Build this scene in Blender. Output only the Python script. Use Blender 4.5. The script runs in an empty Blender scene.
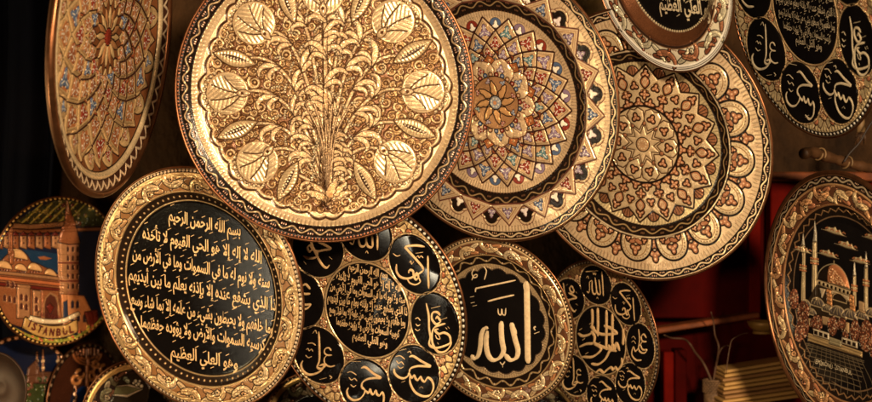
import bpy, math, random
import numpy as np
from mathutils import Matrix, Vector
random.seed(7); RS = np.random.RandomState(7)
PI = math.pi
C = bpy.context.scene.collection
scene = bpy.context.scene
CAMD = 1.3                       # camera stands 1.3 m in front of the hanging plates

# ------------------------------------------------------------------ helpers
def W(px, py, y):                # point at depth y seen in direction (px, py)
    s = (CAMD + y) / CAMD / 1000
    return np.array([(px - 436) * s, y, (201 - py) * s])
def tag(o, label=None, cat=None, group=None, kind=None):
    if label: o['label'] = label
    if cat: o['category'] = cat
    if group: o['group'] = group
    if kind: o['kind'] = kind
    return o
def empty(name, M):
    o = bpy.data.objects.new(name, None); C.objects.link(o); o.matrix_world = M
    o.empty_display_size = 0.02
    return o
def mesh_obj(name, V, F, mat, parent=None, smooth=True, col=None):
    m = bpy.data.meshes.new(name)
    if isinstance(F, np.ndarray):
        k = F.shape[1]
        m.vertices.add(len(V)); m.vertices.foreach_set('co', np.asarray(V, np.float32).ravel())
        m.loops.add(F.size); m.loops.foreach_set('vertex_index', F.astype(np.int32).ravel())
        m.polygons.add(len(F)); m.polygons.foreach_set('loop_start', np.arange(0, F.size, k, dtype=np.int32))
        m.update(calc_edges=True)
    else:
        m.from_pydata([tuple(v) for v in V], [], [tuple(f) for f in F]); m.update()
    if col is not None:
        a = m.attributes.new('Col', 'FLOAT_COLOR', 'POINT'); a.data.foreach_set('color', np.asarray(col, np.float32).ravel())
    m.polygons.foreach_set('use_smooth', [smooth] * len(m.polygons))
    m.materials.append(mat)
    o = bpy.data.objects.new(name, m); C.objects.link(o)
    if parent is not None: o.parent = parent
    return o
class MB:
    def __init__(s): s.V = []; s.F = []
    def add(s, V, F):
        n = len(s.V); s.V += [tuple(v) for v in V]; s.F += [tuple(i + n for i in f) for f in F]; return s
    def tube(s, pts, rad, k=8, caps=True):
        pts = [np.array(p, float) for p in pts]; n = len(pts)
        if not hasattr(rad, '__len__'): rad = [rad] * n
        V = []; F = []; ref = np.array([.3, .2, .93])
        for i, p in enumerate(pts):
            t = pts[min(i + 1, n - 1)] - pts[max(i - 1, 0)]; t /= np.linalg.norm(t) + 1e-12
            a = np.cross(t, ref); a /= np.linalg.norm(a) + 1e-12; b = np.cross(t, a)
            for j in range(k):
                q = 2 * PI * j / k; V.append(p + rad[i] * (math.cos(q) * a + math.sin(q) * b))
        for i in range(n - 1):
            for j in range(k):
                F.append((i * k + j, i * k + (j + 1) % k, (i + 1) * k + (j + 1) % k, (i + 1) * k + j))
        if caps: F.append(tuple(range(k))[::-1]); F.append(tuple((n - 1) * k + j for j in range(k)))
        return s.add(V, F)
    def lathe(s, prof, k=96, closed=False):
        V = []; F = []
        for (r, z) in prof:
            for j in range(k):
                q = 2 * PI * j / k; V.append((r * math.cos(q), r * math.sin(q), z))
        m = len(prof)
        for i in range(m if closed else m - 1):
            for j in range(k):
                i2 = (i + 1) % m
                F.append((i * k + j, i * k + (j + 1) % k, i2 * k + (j + 1) % k, i2 * k + j))
        return s.add(V, F)
    def box(s, c, d, rot=None, bev=0.0):
        d = [x / 2 for x in d]; R = rot or Matrix.Identity(3)
        V = []; F = []
        b = min(bev, min(d) * .6)
        for sx in (-1, 1):
            for sy in (-1, 1):
                for sz in (-1, 1):
                    V += [(sx * (d[0] - b), sy * (d[1] - b), sz * d[2]), (sx * (d[0] - b), sy * d[1], sz * (d[2] - b)), (sx * d[0], sy * (d[1] - b), sz * (d[2] - b))]
        import bmesh
        bm = bmesh.new(); vs = [bm.verts.new(v) for v in V]
        bmesh.ops.convex_hull(bm, input=vs); bmesh.ops.recalc_face_normals(bm, faces=bm.faces)
        bm.verts.index_update()
        V = [Vector(c) + R @ v.co for v in bm.verts]; F = [tuple(v.index for v in f.verts) for f in bm.faces]; bm.free()
        return s.add(V, F)
    def build(s, name, mat, parent=None, smooth=True): return mesh_obj(name, s.V, s.F, mat, parent, smooth)

def smooth_line(pts, n=8):
    P = np.array(pts, float)
    if len(P) < 3:
        t = np.linspace(0, 1, n)[:, None]; return P[0] * (1 - t) + P[-1] * t
    Q = np.vstack([2 * P[0] - P[1], P, 2 * P[-1] - P[-2]]); out = []
    for i in range(1, len(Q) - 2):
        p0, p1, p2, p3 = Q[i - 1:i + 3]
        for t in np.linspace(0, 1, n, endpoint=False):
            out.append(.5 * ((2 * p1) + (-p0 + p2) * t + (2 * p0 - 5 * p1 + 4 * p2 - p3) * t * t + (-p0 + 3 * p1 - 3 * p2 + p3) * t ** 3))
    out.append(P[-1]); return np.array(out)

# ------------------------------------------------------------------ materials
def newmat(name):
    m = bpy.data.materials.new(name); m.use_nodes = True
    nt = m.node_tree; b = nt.nodes['Principled BSDF']; return m, nt, b
def node(nt, t, **kw):
    n = nt.nodes.new(t)
    for k, v in kw.items():
        if k in n.inputs: n.inputs[k].default_value = v
        else: setattr(n, k, v)
    return n
def engraved(name, rough=.3, rough_black=.22, patina=.22, bump=.25, scale=1.0, metal=.8, spec=.5):
    m, nt, b = newmat(name); L = nt.links
    at = node(nt, 'ShaderNodeAttribute', attribute_name='Col')
    tc = node(nt, 'ShaderNodeTexCoord')
    n1 = node(nt, 'ShaderNodeTexNoise', Scale=38 * scale, Detail=6.0, Roughness=.65)
    n2 = node(nt, 'ShaderNodeTexNoise', Scale=900 * scale, Detail=2.0)
    L.new(tc.outputs['Object'], n1.inputs['Vector']); L.new(tc.outputs['Object'], n2.inputs['Vector'])
    mr = node(nt, 'ShaderNodeMapRange'); mr.inputs['From Min'].default_value = .3; mr.inputs['From Max'].default_value = .7
    mr.inputs['To Min'].default_value = 1 - patina; mr.inputs['To Max'].default_value = 1 + patina * .4
    L.new(n1.outputs['Fac'], mr.inputs['Value'])
    mx = node(nt, 'ShaderNodeMix', data_type='RGBA', blend_type='MULTIPLY'); mx.inputs[0].default_value = 1
    L.new(at.outputs['Color'], mx.inputs[6]); L.new(mr.outputs[0], mx.inputs[7]); L.new(mx.outputs[2], b.inputs['Base Color'])
    me = node(nt, 'ShaderNodeMath', operation='MULTIPLY'); me.inputs[1].default_value = metal
    L.new(at.outputs['Alpha'], me.inputs[0]); L.new(me.outputs[0], b.inputs['Metallic'])
    rr = node(nt, 'ShaderNodeMapRange'); rr.inputs['To Min'].default_value = rough_black; rr.inputs['To Max'].default_value = rough
    L.new(at.outputs['Alpha'], rr.inputs['Value'])
    ra = node(nt, 'ShaderNodeMath', operation='MULTIPLY_ADD'); L.new(n1.outputs['Fac'], ra.inputs[0]); rm = node(nt, 'ShaderNodeMapRange'); rm.inputs['To Min'].default_value = .03; rm.inputs['To Max'].default_value = .22; L.new(at.outputs['Alpha'], rm.inputs['Value']); L.new(rm.outputs[0], ra.inputs[1])
    L.new(rr.outputs[0], ra.inputs[2]); 
    sb = node(nt, 'ShaderNodeMath', operation='SUBTRACT'); L.new(ra.outputs[0], sb.inputs[0]); sb.inputs[1].default_value = .06
    L.new(sb.outputs[0], b.inputs['Roughness'])
    bp = node(nt, 'ShaderNodeBump', Strength=bump, Distance=.0004); L.new(n2.outputs['Fac'], bp.inputs['Height'])
    L.new(bp.outputs[0], b.inputs['Normal'])
    sp = node(nt, 'ShaderNodeMapRange'); sp.inputs['To Min'].default_value = spec * .6; sp.inputs['To Max'].default_value = spec; L.new(at.outputs['Alpha'], sp.inputs['Value']); L.new(sp.outputs[0], b.inputs['Specular IOR Level'])
    return m
def plain(name, col, rough=.5, metal=0.0, var=.3, scale=40, bump=.3, dist=.001, spec=.5, stretch=(1, 1, 1), rvar=.25):
    m, nt, b = newmat(name); L = nt.links
    tc = node(nt, 'ShaderNodeTexCoord'); mp = node(nt, 'ShaderNodeMapping'); mp.inputs['Scale'].default_value = stretch
    L.new(tc.outputs['Object'], mp.inputs[0])
    n = node(nt, 'ShaderNodeTexNoise', Scale=scale, Detail=8.0, Roughness=.65); L.new(mp.outputs[0], n.inputs['Vector'])
    mr = node(nt, 'ShaderNodeMapRange'); mr.inputs['From Min'].default_value = .3; mr.inputs['From Max'].default_value = .7
    mr.inputs['To Min'].default_value = 1 - var; mr.inputs['To Max'].default_value = 1 + var
    L.new(n.outputs['Fac'], mr.inputs['Value'])
    mx = node(nt, 'ShaderNodeMix', data_type='RGBA', blend_type='MULTIPLY'); mx.inputs[0].default_value = 1
    mx.inputs[6].default_value = (*col, 1); L.new(mr.outputs[0], mx.inputs[7]); L.new(mx.outputs[2], b.inputs['Base Color'])
    b.inputs['Metallic'].default_value = metal; b.inputs['Specular IOR Level'].default_value = spec
    rr = node(nt, 'ShaderNodeMath', operation='MULTIPLY_ADD'); L.new(n.outputs['Fac'], rr.inputs[0]); rr.inputs[1].default_value = rvar; rr.inputs[2].default_value = rough - rvar / 2
    L.new(rr.outputs[0], b.inputs['Roughness'])
    bp = node(nt, 'ShaderNodeBump', Strength=bump, Distance=dist); L.new(n.outputs['Fac'], bp.inputs['Height']); L.new(bp.outputs[0], b.inputs['Normal'])
    return m
M_ENG = engraved('engraved_brass', rough=.3, rough_black=.17, spec=.45)
M_ENG2 = engraved('painted_relief', rough=.26, rough_black=.3, metal=.5)
M_ENAMEL = plain('black_enamel', (.005, .004, .004), rough=.06, spec=.14, rvar=0, var=.2, scale=60, bump=0.0, dist=.0004)
M_SCRIPT_BOLD = plain('cream_script', (.88, .68, .42), rough=.42, metal=.2, var=.2, scale=300, bump=.2, dist=.0002)
M_SCRIPT = plain('gold_script', (.78, .52, .26), rough=.42, metal=.3, var=.25, scale=300, bump=.2, dist=.0002)
M_SCRIPT_PALE = plain('pale_script', (.78, .66, .46), rough=.42, metal=.35, var=.25, scale=300, bump=.2, dist=.0002)
M_SCRIPT_DIM = plain('dim_script', (.3, .22, .13), rough=.4, metal=.4, var=.4, scale=300, bump=.2, dist=.0002)
M_LIP = plain('lip_copper', (.17, .07, .03), rough=.32, metal=.85, var=.35, scale=60, bump=.2, dist=.0004)
M_BACK = plain('plate_back', (.2, .1, .05), rough=.45, metal=.7, var=.4, scale=30, bump=.2)
M_RED = plain('red_paint_letters', (.08, .008, .006), rough=.5)

# ------------------------------------------------------------------ canvas: heights and pigments of one engraved surface
GOLD = (.74, .48, .255); CREAM = (.82, .6, .37); BLACK = (.012, .007, .005); DARK = (.035, .018, .01)
COPPER = (.5, .17, .075); SILVER = (.72, .68, .6); BLUE = (.09, .135, .24); RUBY = (.25, .035, .02); LILAC = (.24, .17, .26); WHITE = (.84, .78, .66); TEAL = (.1, .2, .22)
class Cv:
    def __init__(s, n, base=GOLD, metal=.7):
        s.n = n; s.e = 1.01; a = np.linspace(-s.e, s.e, n, dtype=np.float32)
        s.X, s.Y = np.meshgrid(a, a); s.R = np.hypot(s.X, s.Y); s.T = np.arctan2(s.Y, s.X)
        s.px = 2 * s.e / (n - 1)
        s.col = np.empty((n, n, 3), np.float32); s.col[:] = base; s.m = np.full((n, n), metal, np.float32); s.h = np.zeros((n, n), np.float32)
    def win(s, x0, x1, y0, y1):
        f = lambda v: int(np.clip(round((v + s.e) / s.px), 0, s.n))
        return (slice(f(y0), f(y1) + 1), slice(f(x0), f(x1) + 1))
    def paint(s, d, sl=Ellipsis, col=None, m=None, out=0, oc=BLACK, om=0., amp=0, rw=.02, base=None, add=None, mask=None, og=.004):
        """d is a signed distance, negative inside"""
        soft = s.px * 1.2; out *= 1.3
        if out:
            a = np.clip(.5 - (d - out) / soft, 0, 1)
            if mask is not None: a = a * mask
            s.col[sl] += (np.array(oc, np.float32) - s.col[sl]) * a[..., None]; s.m[sl] += (om - s.m[sl]) * a
            s.h[sl] += -og * a * np.clip(1 - (-d) / soft, 0, 1)
        a = np.clip(.5 - d / soft, 0, 1)
        if mask is not None: a = a * mask
        if col is not None: s.col[sl] += (np.array(col, np.float32) - s.col[sl]) * a[..., None]
        if m is not None: s.m[sl] += (m - s.m[sl]) * a
        if base is not None: s.h[sl] += (base - s.h[sl]) * a
        if amp:
            t = np.clip(-d / rw, 0, 1); s.h[sl] += amp * np.sqrt(np.clip(1 - (1 - t) ** 2, 0, 1)) * a
        if add is not None: s.h[sl] += add * a
    def seg_d(s, P, sl, wid):
        x = s.X[sl]; y = s.Y[sl]; D = np.full(x.shape, 9., np.float32)
        P = np.asarray(P, np.float32)
        if not hasattr(wid, '__len__'): wid = [wid] * len(P)
        for i in range(len(P) - 1):
            ax, ay = P[i]; bx, by = P[i + 1]; dx, dy = bx - ax, by - ay; L = dx * dx + dy * dy + 1e-12
            t = np.clip(((x - ax) * dx + (y - ay) * dy) / L, 0, 1)
            D = np.minimum(D, np.hypot(x - ax - t * dx, y - ay - t * dy) - (wid[i] * (1 - t) + wid[i + 1] * t))
        return D
    def stroke(s, P, w, **k):
        P = np.asarray(P, np.float32); mw = (max(w) if hasattr(w, '__len__') else w) + k.get('out', 0) + .01
        sl = s.win(P[:, 0].min() - mw, P[:, 0].max() + mw, P[:, 1].min() - mw, P[:, 1].max() + mw)
        if s.X[sl].size == 0: return
        s.paint(s.seg_d(P, sl, w), sl, **k)
    def poly(s, P, hatch=None, **k):
        P = np.asarray(P, np.float32); mw = k.get('out', 0) + .01
        sl = s.win(P[:, 0].min() - mw, P[:, 0].max() + mw, P[:, 1].min() - mw, P[:, 1].max() + mw)
        x = s.X[sl]; y = s.Y[sl]
        if x.size == 0: return
        D = np.full(x.shape, 1e3, np.float32); ins = np.zeros(x.shape, bool); n = len(P)
        for i in range(n):
            ax, ay = P[i]; bx, by = P[(i + 1) % n]; dx, dy = bx - ax, by - ay; L = dx * dx + dy * dy + 1e-12
            t = np.clip(((x - ax) * dx + (y - ay) * dy) / L, 0, 1)
            D = np.minimum(D, (x - ax - t * dx) ** 2 + (y - ay - t * dy) ** 2)
            c = ((ay > y) != (by > y)) & (x < dx * (y - ay) / (dy if abs(dy) > 1e-9 else 1e-9) + ax); ins ^= c
        D = np.sqrt(D); D[ins] *= -1
        s.paint(D, sl, **k)
        if hatch:                                   # engraved ribs: (angle, pitch, depth)
            an, pi_, dp = hatch; u = (x * math.cos(an) + y * math.sin(an)) / pi_ * 2 * PI
            a = np.clip(-D / (s.px * 2), 0, 1); s.h[sl] += dp * np.sin(u) * a
            s.col[sl] *= (1 - .28 * a * np.clip(np.sin(u + 2.4), 0, 1))[..., None]
    def disc(s, cx, cy, r, **k):
        mw = r + k.get('out', 0) + .01; sl = s.win(cx - mw, cx + mw, cy - mw, cy + mw)
        if s.X[sl].size: s.paint(np.hypot(s.X[sl] - cx, s.Y[sl] - cy) - r, sl, **k)
    # ring-wise ornament
    def ring(s, r0, r1, **k): s.paint(np.maximum(r0 - s.R, s.R - r1), **k)
    def wave(s, rc, swing, n, w, ph=0, **k):
        sl_ = swing * n / rc; d = np.abs(s.R - (rc + swing * np.sin(n * s.T + ph))) / np.sqrt(1 + (sl_ * np.cos(n * s.T + ph)) ** 2) - w
        s.paint(d, **k)
    def zig(s, rc, swing, n, w, **k):
        tri = 2 * np.abs(((s.T / (2 * PI) * n) % 1) * 2 - 1) - 1; sl_ = swing * n * 2 / PI / rc
        s.paint(np.abs(s.R - (rc + swing * tri)) / math.sqrt(1 + sl_ * sl_) - w, **k)
    def dots(s, rc, n, r, ph=0, stretch=1, **k):
        u = (((s.T + ph) / (2 * PI) * n) % 1 - .5) * 2 * PI * rc / n; s.paint(np.hypot(u * stretch, s.R - rc) - r, **k)
    def ribs(s, r0, r1, n, depth, dark=.25):
        a = np.clip((s.R - r0) / s.px, 0, 1) * np.clip((r1 - s.R) / s.px, 0, 1); q = np.sin(n * s.T + 6 * np.sin(3 * s.T) * .1)
        s.h += a * depth * q; s.col *= (1 - a * dark * np.clip(np.sin(n * s.T + 2.2), 0, 1) ** 2)[..., None]
    def sample(s, x, y, arr):
        i = np.clip(((y + s.e) / s.px).astype(int), 0, s.n - 1); j = np.clip(((x + s.e) / s.px).astype(int), 0, s.n - 1); return arr[i, j]

def pol(r, a): return (r * math.cos(a), r * math.sin(a))
def tf(P, cx, cy, a, sc=1.0, flip=1):
    P = np.asarray(P, float) * sc; P = P * np.array([1, flip]); c, s_ = math.cos(a), math.sin(a)
    return np.c_[P[:, 0] * c - P[:, 1] * s_ + cx, P[:, 0] * s_ + P[:, 1] * c + cy]
def lens(L, Wd, n=14):
    t = np.linspace(0, 1, n); top = np.c_[t * L, Wd * np.sin(PI * t) ** .9]; return np.vstack([top, top[::-1][1:-1] * [1, -1]])
def lobed(L, Wd, lobes=4, bend=.5, n=64):
    t = np.linspace(0, 1, n); e = Wd * np.sin(PI * t ** .75) ** .7 * (1 + .28 * np.sin(lobes * PI * t) ** 2 - .12)
    top = np.c_[t * L, e]; bot = np.c_[t * L, -e * .45]; P = np.vstack([top, bot[::-1][1:-1]])
    P[:, 1] += bend * L * ((P[:, 0] / L) ** 2); return P
def rosette(n, r, depth=.25, k=8):
    t = np.linspace(0, 2 * PI, n * k, endpoint=False); rr = r * (1 - depth + depth * np.abs(np.cos(n * t / 2))); return np.c_[rr * np.cos(t), rr * np.sin(t)]
def arc_map(P, rc, a0):          # local (along, out) -> plate coordinates, following the circle rc
    P = np.asarray(P, float); th = a0 + P[:, 0] / rc; r = rc + P[:, 1]; return np.c_[r * np.cos(th), r * np.sin(th)]

def hook(x, y, a, s, sg=1, turn=2.7, n=12):
    P = [(x, y)]; t = np.linspace(0, 1, n); ds = s / n
    for u in t[1:]: a += sg * turn / n * (.3 + 1.7 * u * u) ; P.append((P[-1][0] + ds * math.cos(a), P[-1][1] + ds * math.sin(a)))
    return P
def palmette(cv, x, y, a, s, col, oc=(.06, .025, .01), m=.55, amp=.013, lobes=2):
    for sg in (1, -1):
        for k in range(lobes):
            L = s * (1, .72, .5)[k]; w = s * (.16, .13, .1)[k]; P = hook(x, y, a + sg * (.12 + .42 * k), L * 1.25, sg, 3.0 - .5 * k); t = np.linspace(0, 1, len(P))
            cv.stroke(P, list(w * (.35 + .9 * np.sin(PI * np.clip(t * .95 + .04, 0, 1)) ** .8) * (1 - .55 * t)), col=col, m=m, out=.0055, oc=oc, om=.2, amp=amp, rw=w)
            cv.stroke(P[1:-3], .0018, col=oc, m=.2, add=-.003)
    cv.poly(tf(lens(s * .7, s * .1), x, y, a), col=col, m=m, out=.0055, oc=oc, om=.2, amp=amp, rw=s * .1)
def blossom(cv, x, y, a, s, col, oc=(.05, .015, .01)):
    """small enamelled flower: lobed petals, pale veins"""
    n = 120; t = np.linspace(0, 2 * PI, 36, endpoint=False); rr = s * (.78 + .34 * np.cos(3 * t) + .1 * np.cos(6 * t)); P = np.c_[rr * np.cos(t), rr * np.sin(t)]
    cv.poly(tf(P, x, y, a), col=col, m=.12, out=.004, oc=oc, amp=.003, rw=s * .4)
    for k in range(3):
        b = a + k * 2 * PI / 3; cv.stroke([pol2(x, y, .25 * s, b), pol2(x, y, .85 * s, b)], s * .07, col=WHITE, m=.3)
        for e in (-.5, .5): p = pol2(x, y, .72 * s, b + e); cv.disc(p[0], p[1], s * .09, col=WHITE, m=.3)
def pol2(x, y, r, a): return (x + r * math.cos(a), y + r * math.sin(a))

def floral_rim(cv, r0, r1, n, field=BLACK, gold=GOLD, copper=COPPER, pale=None, outl=.005, m=.5):
    """rim of scrolling acanthus: every segment a fat curling leaf round a small flower, side leaves filling the gaps"""
    pale = pale or gold
    cv.ring(r0, r1, col=field, m=.15, base=-.004)
    rc = (r0 + r1) / 2; hw = (r1 - r0) / 2; seg = 2 * PI * rc / n
    def leaf(x, y, a, L, w, sg, turn, col, a0, ribs=0):
        H = arc_map(hook(x, y, a, L, sg, turn, 14), rc, a0); t = np.linspace(0, 1, 14)
        cv.stroke(H, list(w * (.3 + .8 * np.sin(PI * np.clip(.08 + .86 * t, 0, 1)) ** .7) * (1 - .35 * t)), col=col, m=m, out=outl, oc=BLACK, amp=.013, rw=w * .8)
        cv.stroke(H[1:10], .0022, col=DARK, m=.1, add=-.004)
        for k in range(ribs):
            i = 3 + k * 2; T = H[i + 1] - H[i]; N = np.array([-T[1], T[0]]) / (np.hypot(*T) + 1e-9) * w * .75
            for sd in (1, -1): cv.stroke([H[i], H[i] + N * sd + T * .5], .0016, col=DARK, m=.1, add=-.003)
    for i in range(n):
        a0 = 2 * PI * i / n; fl = 1 if i % 2 else -1
        c1, c2, c3 = (gold, copper, pale) if i % 4 < 2 else (pale, copper, gold)
        leaf(0, -fl * hw * .62, fl * .25, seg * .78, hw * .36, fl, .9, c2, a0)
        leaf(-seg * .1, fl * hw * .62, -fl * .35, seg * .62, hw * .32, -fl, .7, c3, a0, 2)
        leaf(seg * .12, -fl * hw * .1, fl * .5, seg * 1.0, hw * .42, -fl, 3.3, c1, a0, 4)
        p = arc_map([(seg * .5, -fl * hw * .42)], rc, a0)[0]
        cv.poly(tf(rosette(5, hw * .33), p[0], p[1], a0 + i), col=c3 if i % 2 else c2, m=m, out=outl, oc=BLACK, amp=.01, rw=hw * .3)
        cv.disc(p[0], p[1], hw * .1, col=DARK, m=.3, out=.002, add=-.003)
        for k in range(5): q = pol2(p[0], p[1], hw * .2, a0 + i + k * 2 * PI / 5); cv.disc(q[0], q[1], hw * .045, col=pale, m=.6, amp=.003, rw=.01)
        for u in range(4): q = arc_map([(seg * (.72 + .07 * u), fl * hw * (.88 - .02 * u * u))], rc, a0)[0]; cv.disc(q[0], q[1], .0062, col=pale, m=.6, out=.002, amp=.005, rw=.006)
def bead_edge(cv, rc, n, w=.018, r=.0085, col=WHITE):
    cv.ring(rc - w, rc + w, col=BLACK, m=.05, base=-.002); cv.dots(rc, n, r, stretch=.75, col=col, m=.6, amp=.008, rw=.01)
def wave_band(cv, r0, r1, n, col=GOLD, w=.006, flower=None, field=BLACK):
    rc = (r0 + r1) / 2; hw = (r1 - r0) / 2
    cv.ring(r0, r1, col=field, m=.05, base=-.003)
    for ph, sg in ((PI / (2 * n) * 1, 1), (-PI / (2 * n), -1)):
        for k in (-1, 0, 1):         # little engraved dashes in each bend
            cv.dots(rc - sg * hw * .4, n, .0058, ph=(PI / n) * (.5 if sg > 0 else 1.5) + k * .016, stretch=1.6, col=flower or COPPER, m=.6, amp=.004, rw=.01)
    cv.wave(rc, hw * .42, n, w * .72, col=col, m=.5, amp=.003, rw=w * 1.2)

# ------------------------------------------------------------------ plate poses: centre, facing direction, radius (m)
POSE = {
'A':((-0.3271,0.0000,0.1640),(0.9869,-0.1049,-0.1229),0.1613),
'B':((-0.1115,0.0000,0.1085),(-0.0662,-0.9930,-0.0981),0.1504),
'C':((0.0621,0.0650,0.1032),(-0.5425,-0.8112,-0.2185),0.1482),
'D':((0.2189,0.0750,0.0599),(-0.5708,-0.7874,-0.2329),0.1473),
'E':((0.2235,-0.0300,0.2199),(-0.8048,-0.4678,-0.3653),0.0968),
'F':((0.3684,0.0000,0.1898),(-0.9281,-0.2491,-0.2769),0.1305),
'G':((-0.2532,0.1000,-0.0941),(-0.4278,-0.8836,-0.1905),0.1353),
'I':((-0.0741,0.0900,-0.1169),(-0.4801,-0.8581,-0.1824),0.1238),
'K':((0.0653,0.1300,-0.1321),(-0.5090,-0.8321,-0.2204),0.0985),
'J':((0.1852,0.1650,-0.1568),(-0.7837,-0.6148,-0.0886),0.0919),
'H':((0.4095,0.0000,-0.1023),(-0.9463,-0.3117,-0.0855),0.1343),
'L':((-0.4496,0.2500,-0.0838),(0.7467,-0.6634,-0.0490),0.0901),
'M':((-0.5042,0.2900,-0.2366),(0.7135,-0.6730,0.1951),0.0729),
'N':((-0.4474,0.3600,-0.2562),(0.9138,-0.4060,0.0086),0.0753),
'O':((-0.4922,0.1600,-0.2100),(-0.3496,-0.9365,-0.0267),0.0414),
'Q':((-0.3517,0.2400,-0.2653),(-0.2947,-0.9555,0.0110),0.0777),
'R':((-0.1429,0.2600,-0.2773),(-0.4251,-0.9030,-0.0625),0.0738),
'S':((0.1177,0.2700,-0.2837),(-0.5601,-0.8279,-0.0278),0.0782),
}
RELIEF = .62
class Plate:
    """one dish: profile prof = [(r, z)] in units of its radius, slope = how far its writing runs downhill"""
    def __init__(s, key, prof, slope, label, group=None, name='decorated_plate', cat='plate'):
        c, n, R = POSE[key]; s.c = Vector(c); s.nrm = Vector(n).normalized(); s.Rad = R; s.prof = np.array(prof, float)
        a = math.radians(slope); d = Vector((math.cos(a), 0, -math.sin(a)))
        # in-plane direction that is seen running at that slope from the front
        ray = s.c - Vector((0, -CAMD, 0)); t = -(d.dot(s.nrm)) / (ray.dot(s.nrm)); ex = (d + t * ray).normalized()
        ey = s.nrm.cross(ex)
        if ey.z < 0 : pass
        s.ex, s.ey = ex, ey
        M = Matrix((ex, ey, s.nrm)).transposed().to_4x4(); M.translation = s.c; s.M = M
        s.root = empty(name, M); tag(s.root, label, cat, group)
    def z(s, r): return np.interp(r, s.prof[:, 0], s.prof[:, 1])
    def loc(s, px, py, zz=None):      # where the line of sight (px, py) meets the dish, in units of its radius
        o = Vector((0, -CAMD, 0)); d = Vector(W(px, py, 0)) - o; zo = 0.
        for _ in range(4):
            k = ((s.c + s.nrm * zo * s.Rad) - o).dot(s.nrm) / d.dot(s.nrm); p = o + d * k - s.c
            x, y = p.dot(s.ex) / s.Rad, p.dot(s.ey) / s.Rad
            zo = float(s.z(math.hypot(x, y)))
        return (x, y)
    def locs(s, pts): return np.array([s.loc(*p) for p in pts])
    def skin(s, cv, parts, mat, rmax=.985, relief=1.0):
        """cut the engraved surface into parts: [(name, r_in, r_out)]"""
        n = cv.n; R = cv.R; ok = R <= rmax
        g = RS.normal(0, 1, (n, n)).astype(np.float32); g = (g + np.roll(g, 1, 0) + np.roll(g, 1, 1)) / 3
        b = RS.rand(n, n).astype(np.float32); st = (b > .91) | (np.roll(b, 1, 0) > .965)
        cv.col *= (1 - .5 * st * np.clip(cv.m, 0, .7))[..., None]; cv.h -= .0012 * st * cv.m
        cv.col *= (1 + .13 * g * (.3 + cv.m))[..., None]; cv.h += .0011 * g * cv.m
        Z = s.z(R) + cv.h * RELIEF * relief; idx = np.arange(n * n).reshape(n, n)
        fc = np.stack([idx[:-1, :-1], idx[:-1, 1:], idx[1:, 1:], idx[1:, :-1]], -1).reshape(-1, 4)
        okf = ok.ravel()[fc].all(1); rf = R.ravel()[fc].mean(1)
        V = np.stack([cv.X, cv.Y, Z], -1).reshape(-1, 3) * s.Rad; col = np.dstack([cv.col, cv.m]).reshape(-1, 4)
        out = {}
        for name, a, b in parts:
            f = fc[okf & (rf >= a) & (rf < b)]; u, inv = np.unique(f, return_inverse=True)
            out[name] = mesh_obj(name, V[u], inv.reshape(-1, 4), mat, s.root, True, col[u])
        return out
    def shell(s, lipw=.009, mat_lip=None, mat_back=None):
        R = s.Rad; ze = float(s.z(1.0))
        prof = [( (1 - lipw + lipw * math.cos(a)) * R, (ze + lipw * math.sin(a)) * R) for a in np.linspace(0, 2 * PI, 12, endpoint=False)]
        MB().lathe(prof, 220, True).build('lip', mat_lip or M_LIP, s.root)
        rs = np.linspace(.985, 0.001, 30); prof = [(r * R, (float(s.z(r)) - .03) * R) for r in rs]; prof = [(.985 * R, (ze - .004) * R)] + prof
        MB().lathe(prof, 120).build('back', mat_back or M_BACK, s.root)

# ---------------------------------------------------------------- writing
FORMS = {'ا':(0xFE8D,2),'ب':(0xFE8F,4),'ة':(0xFE93,2),'ت':(0xFE95,4),'ث':(0xFE99,4),'ج':(0xFE9D,4),'ح':(0xFEA1,4),'خ':(0xFEA5,4),'د':(0xFEA9,2),'ذ':(0xFEAB,2),'ر':(0xFEAD,2),'ز':(0xFEAF,2),'س':(0xFEB1,4),'ش':(0xFEB5,4),'ص':(0xFEB9,4),'ض':(0xFEBD,4),'ط':(0xFEC1,4),'ظ':(0xFEC5,4),'ع':(0xFEC9,4),'غ':(0xFECD,4),'ف':(0xFED1,4),'ق':(0xFED5,4),'ك':(0xFED9,4),'ل':(0xFEDD,4),'م':(0xFEE1,4),'ن':(0xFEE5,4),'ه':(0xFEE9,4),'و':(0xFEED,2),'ى':(0xFEEF,2),'ي':(0xFEF1,4),'ء':(0xFE80,1),'أ':(0xFE83,2),'ؤ':(0xFE85,2),'إ':(0xFE87,2),'ئ':(0xFE89,4)}
LA = {'ا':0xFEFB,'أ':0xFEF7,'إ':0xFEF9}
def shape(t):
    out = []; i = 0; prev = False
    while i < len(t):
        c = t[i]
        if c == ' ': out.append(' '); prev = False; i += 1; continue
        if c == 'ل' and i + 1 < len(t) and t[i + 1] in LA:
            out.append(chr(LA[t[i + 1]] + (1 if prev else 0))); prev = False; i += 2; continue
        b, n = FORMS[c]; nxt = i + 1 < len(t) and t[i + 1] in FORMS and FORMS[t[i + 1]][1] > 1
        if n == 4: f = (3 if prev else 2) if nxt else (1 if prev else 0); prev = nxt
        elif n == 2: f = 1 if prev else 0; prev = False
        else: f = 0; prev = False
        out.append(chr(b + f)); i += 1
    return ''.join(out[::-1])
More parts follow.
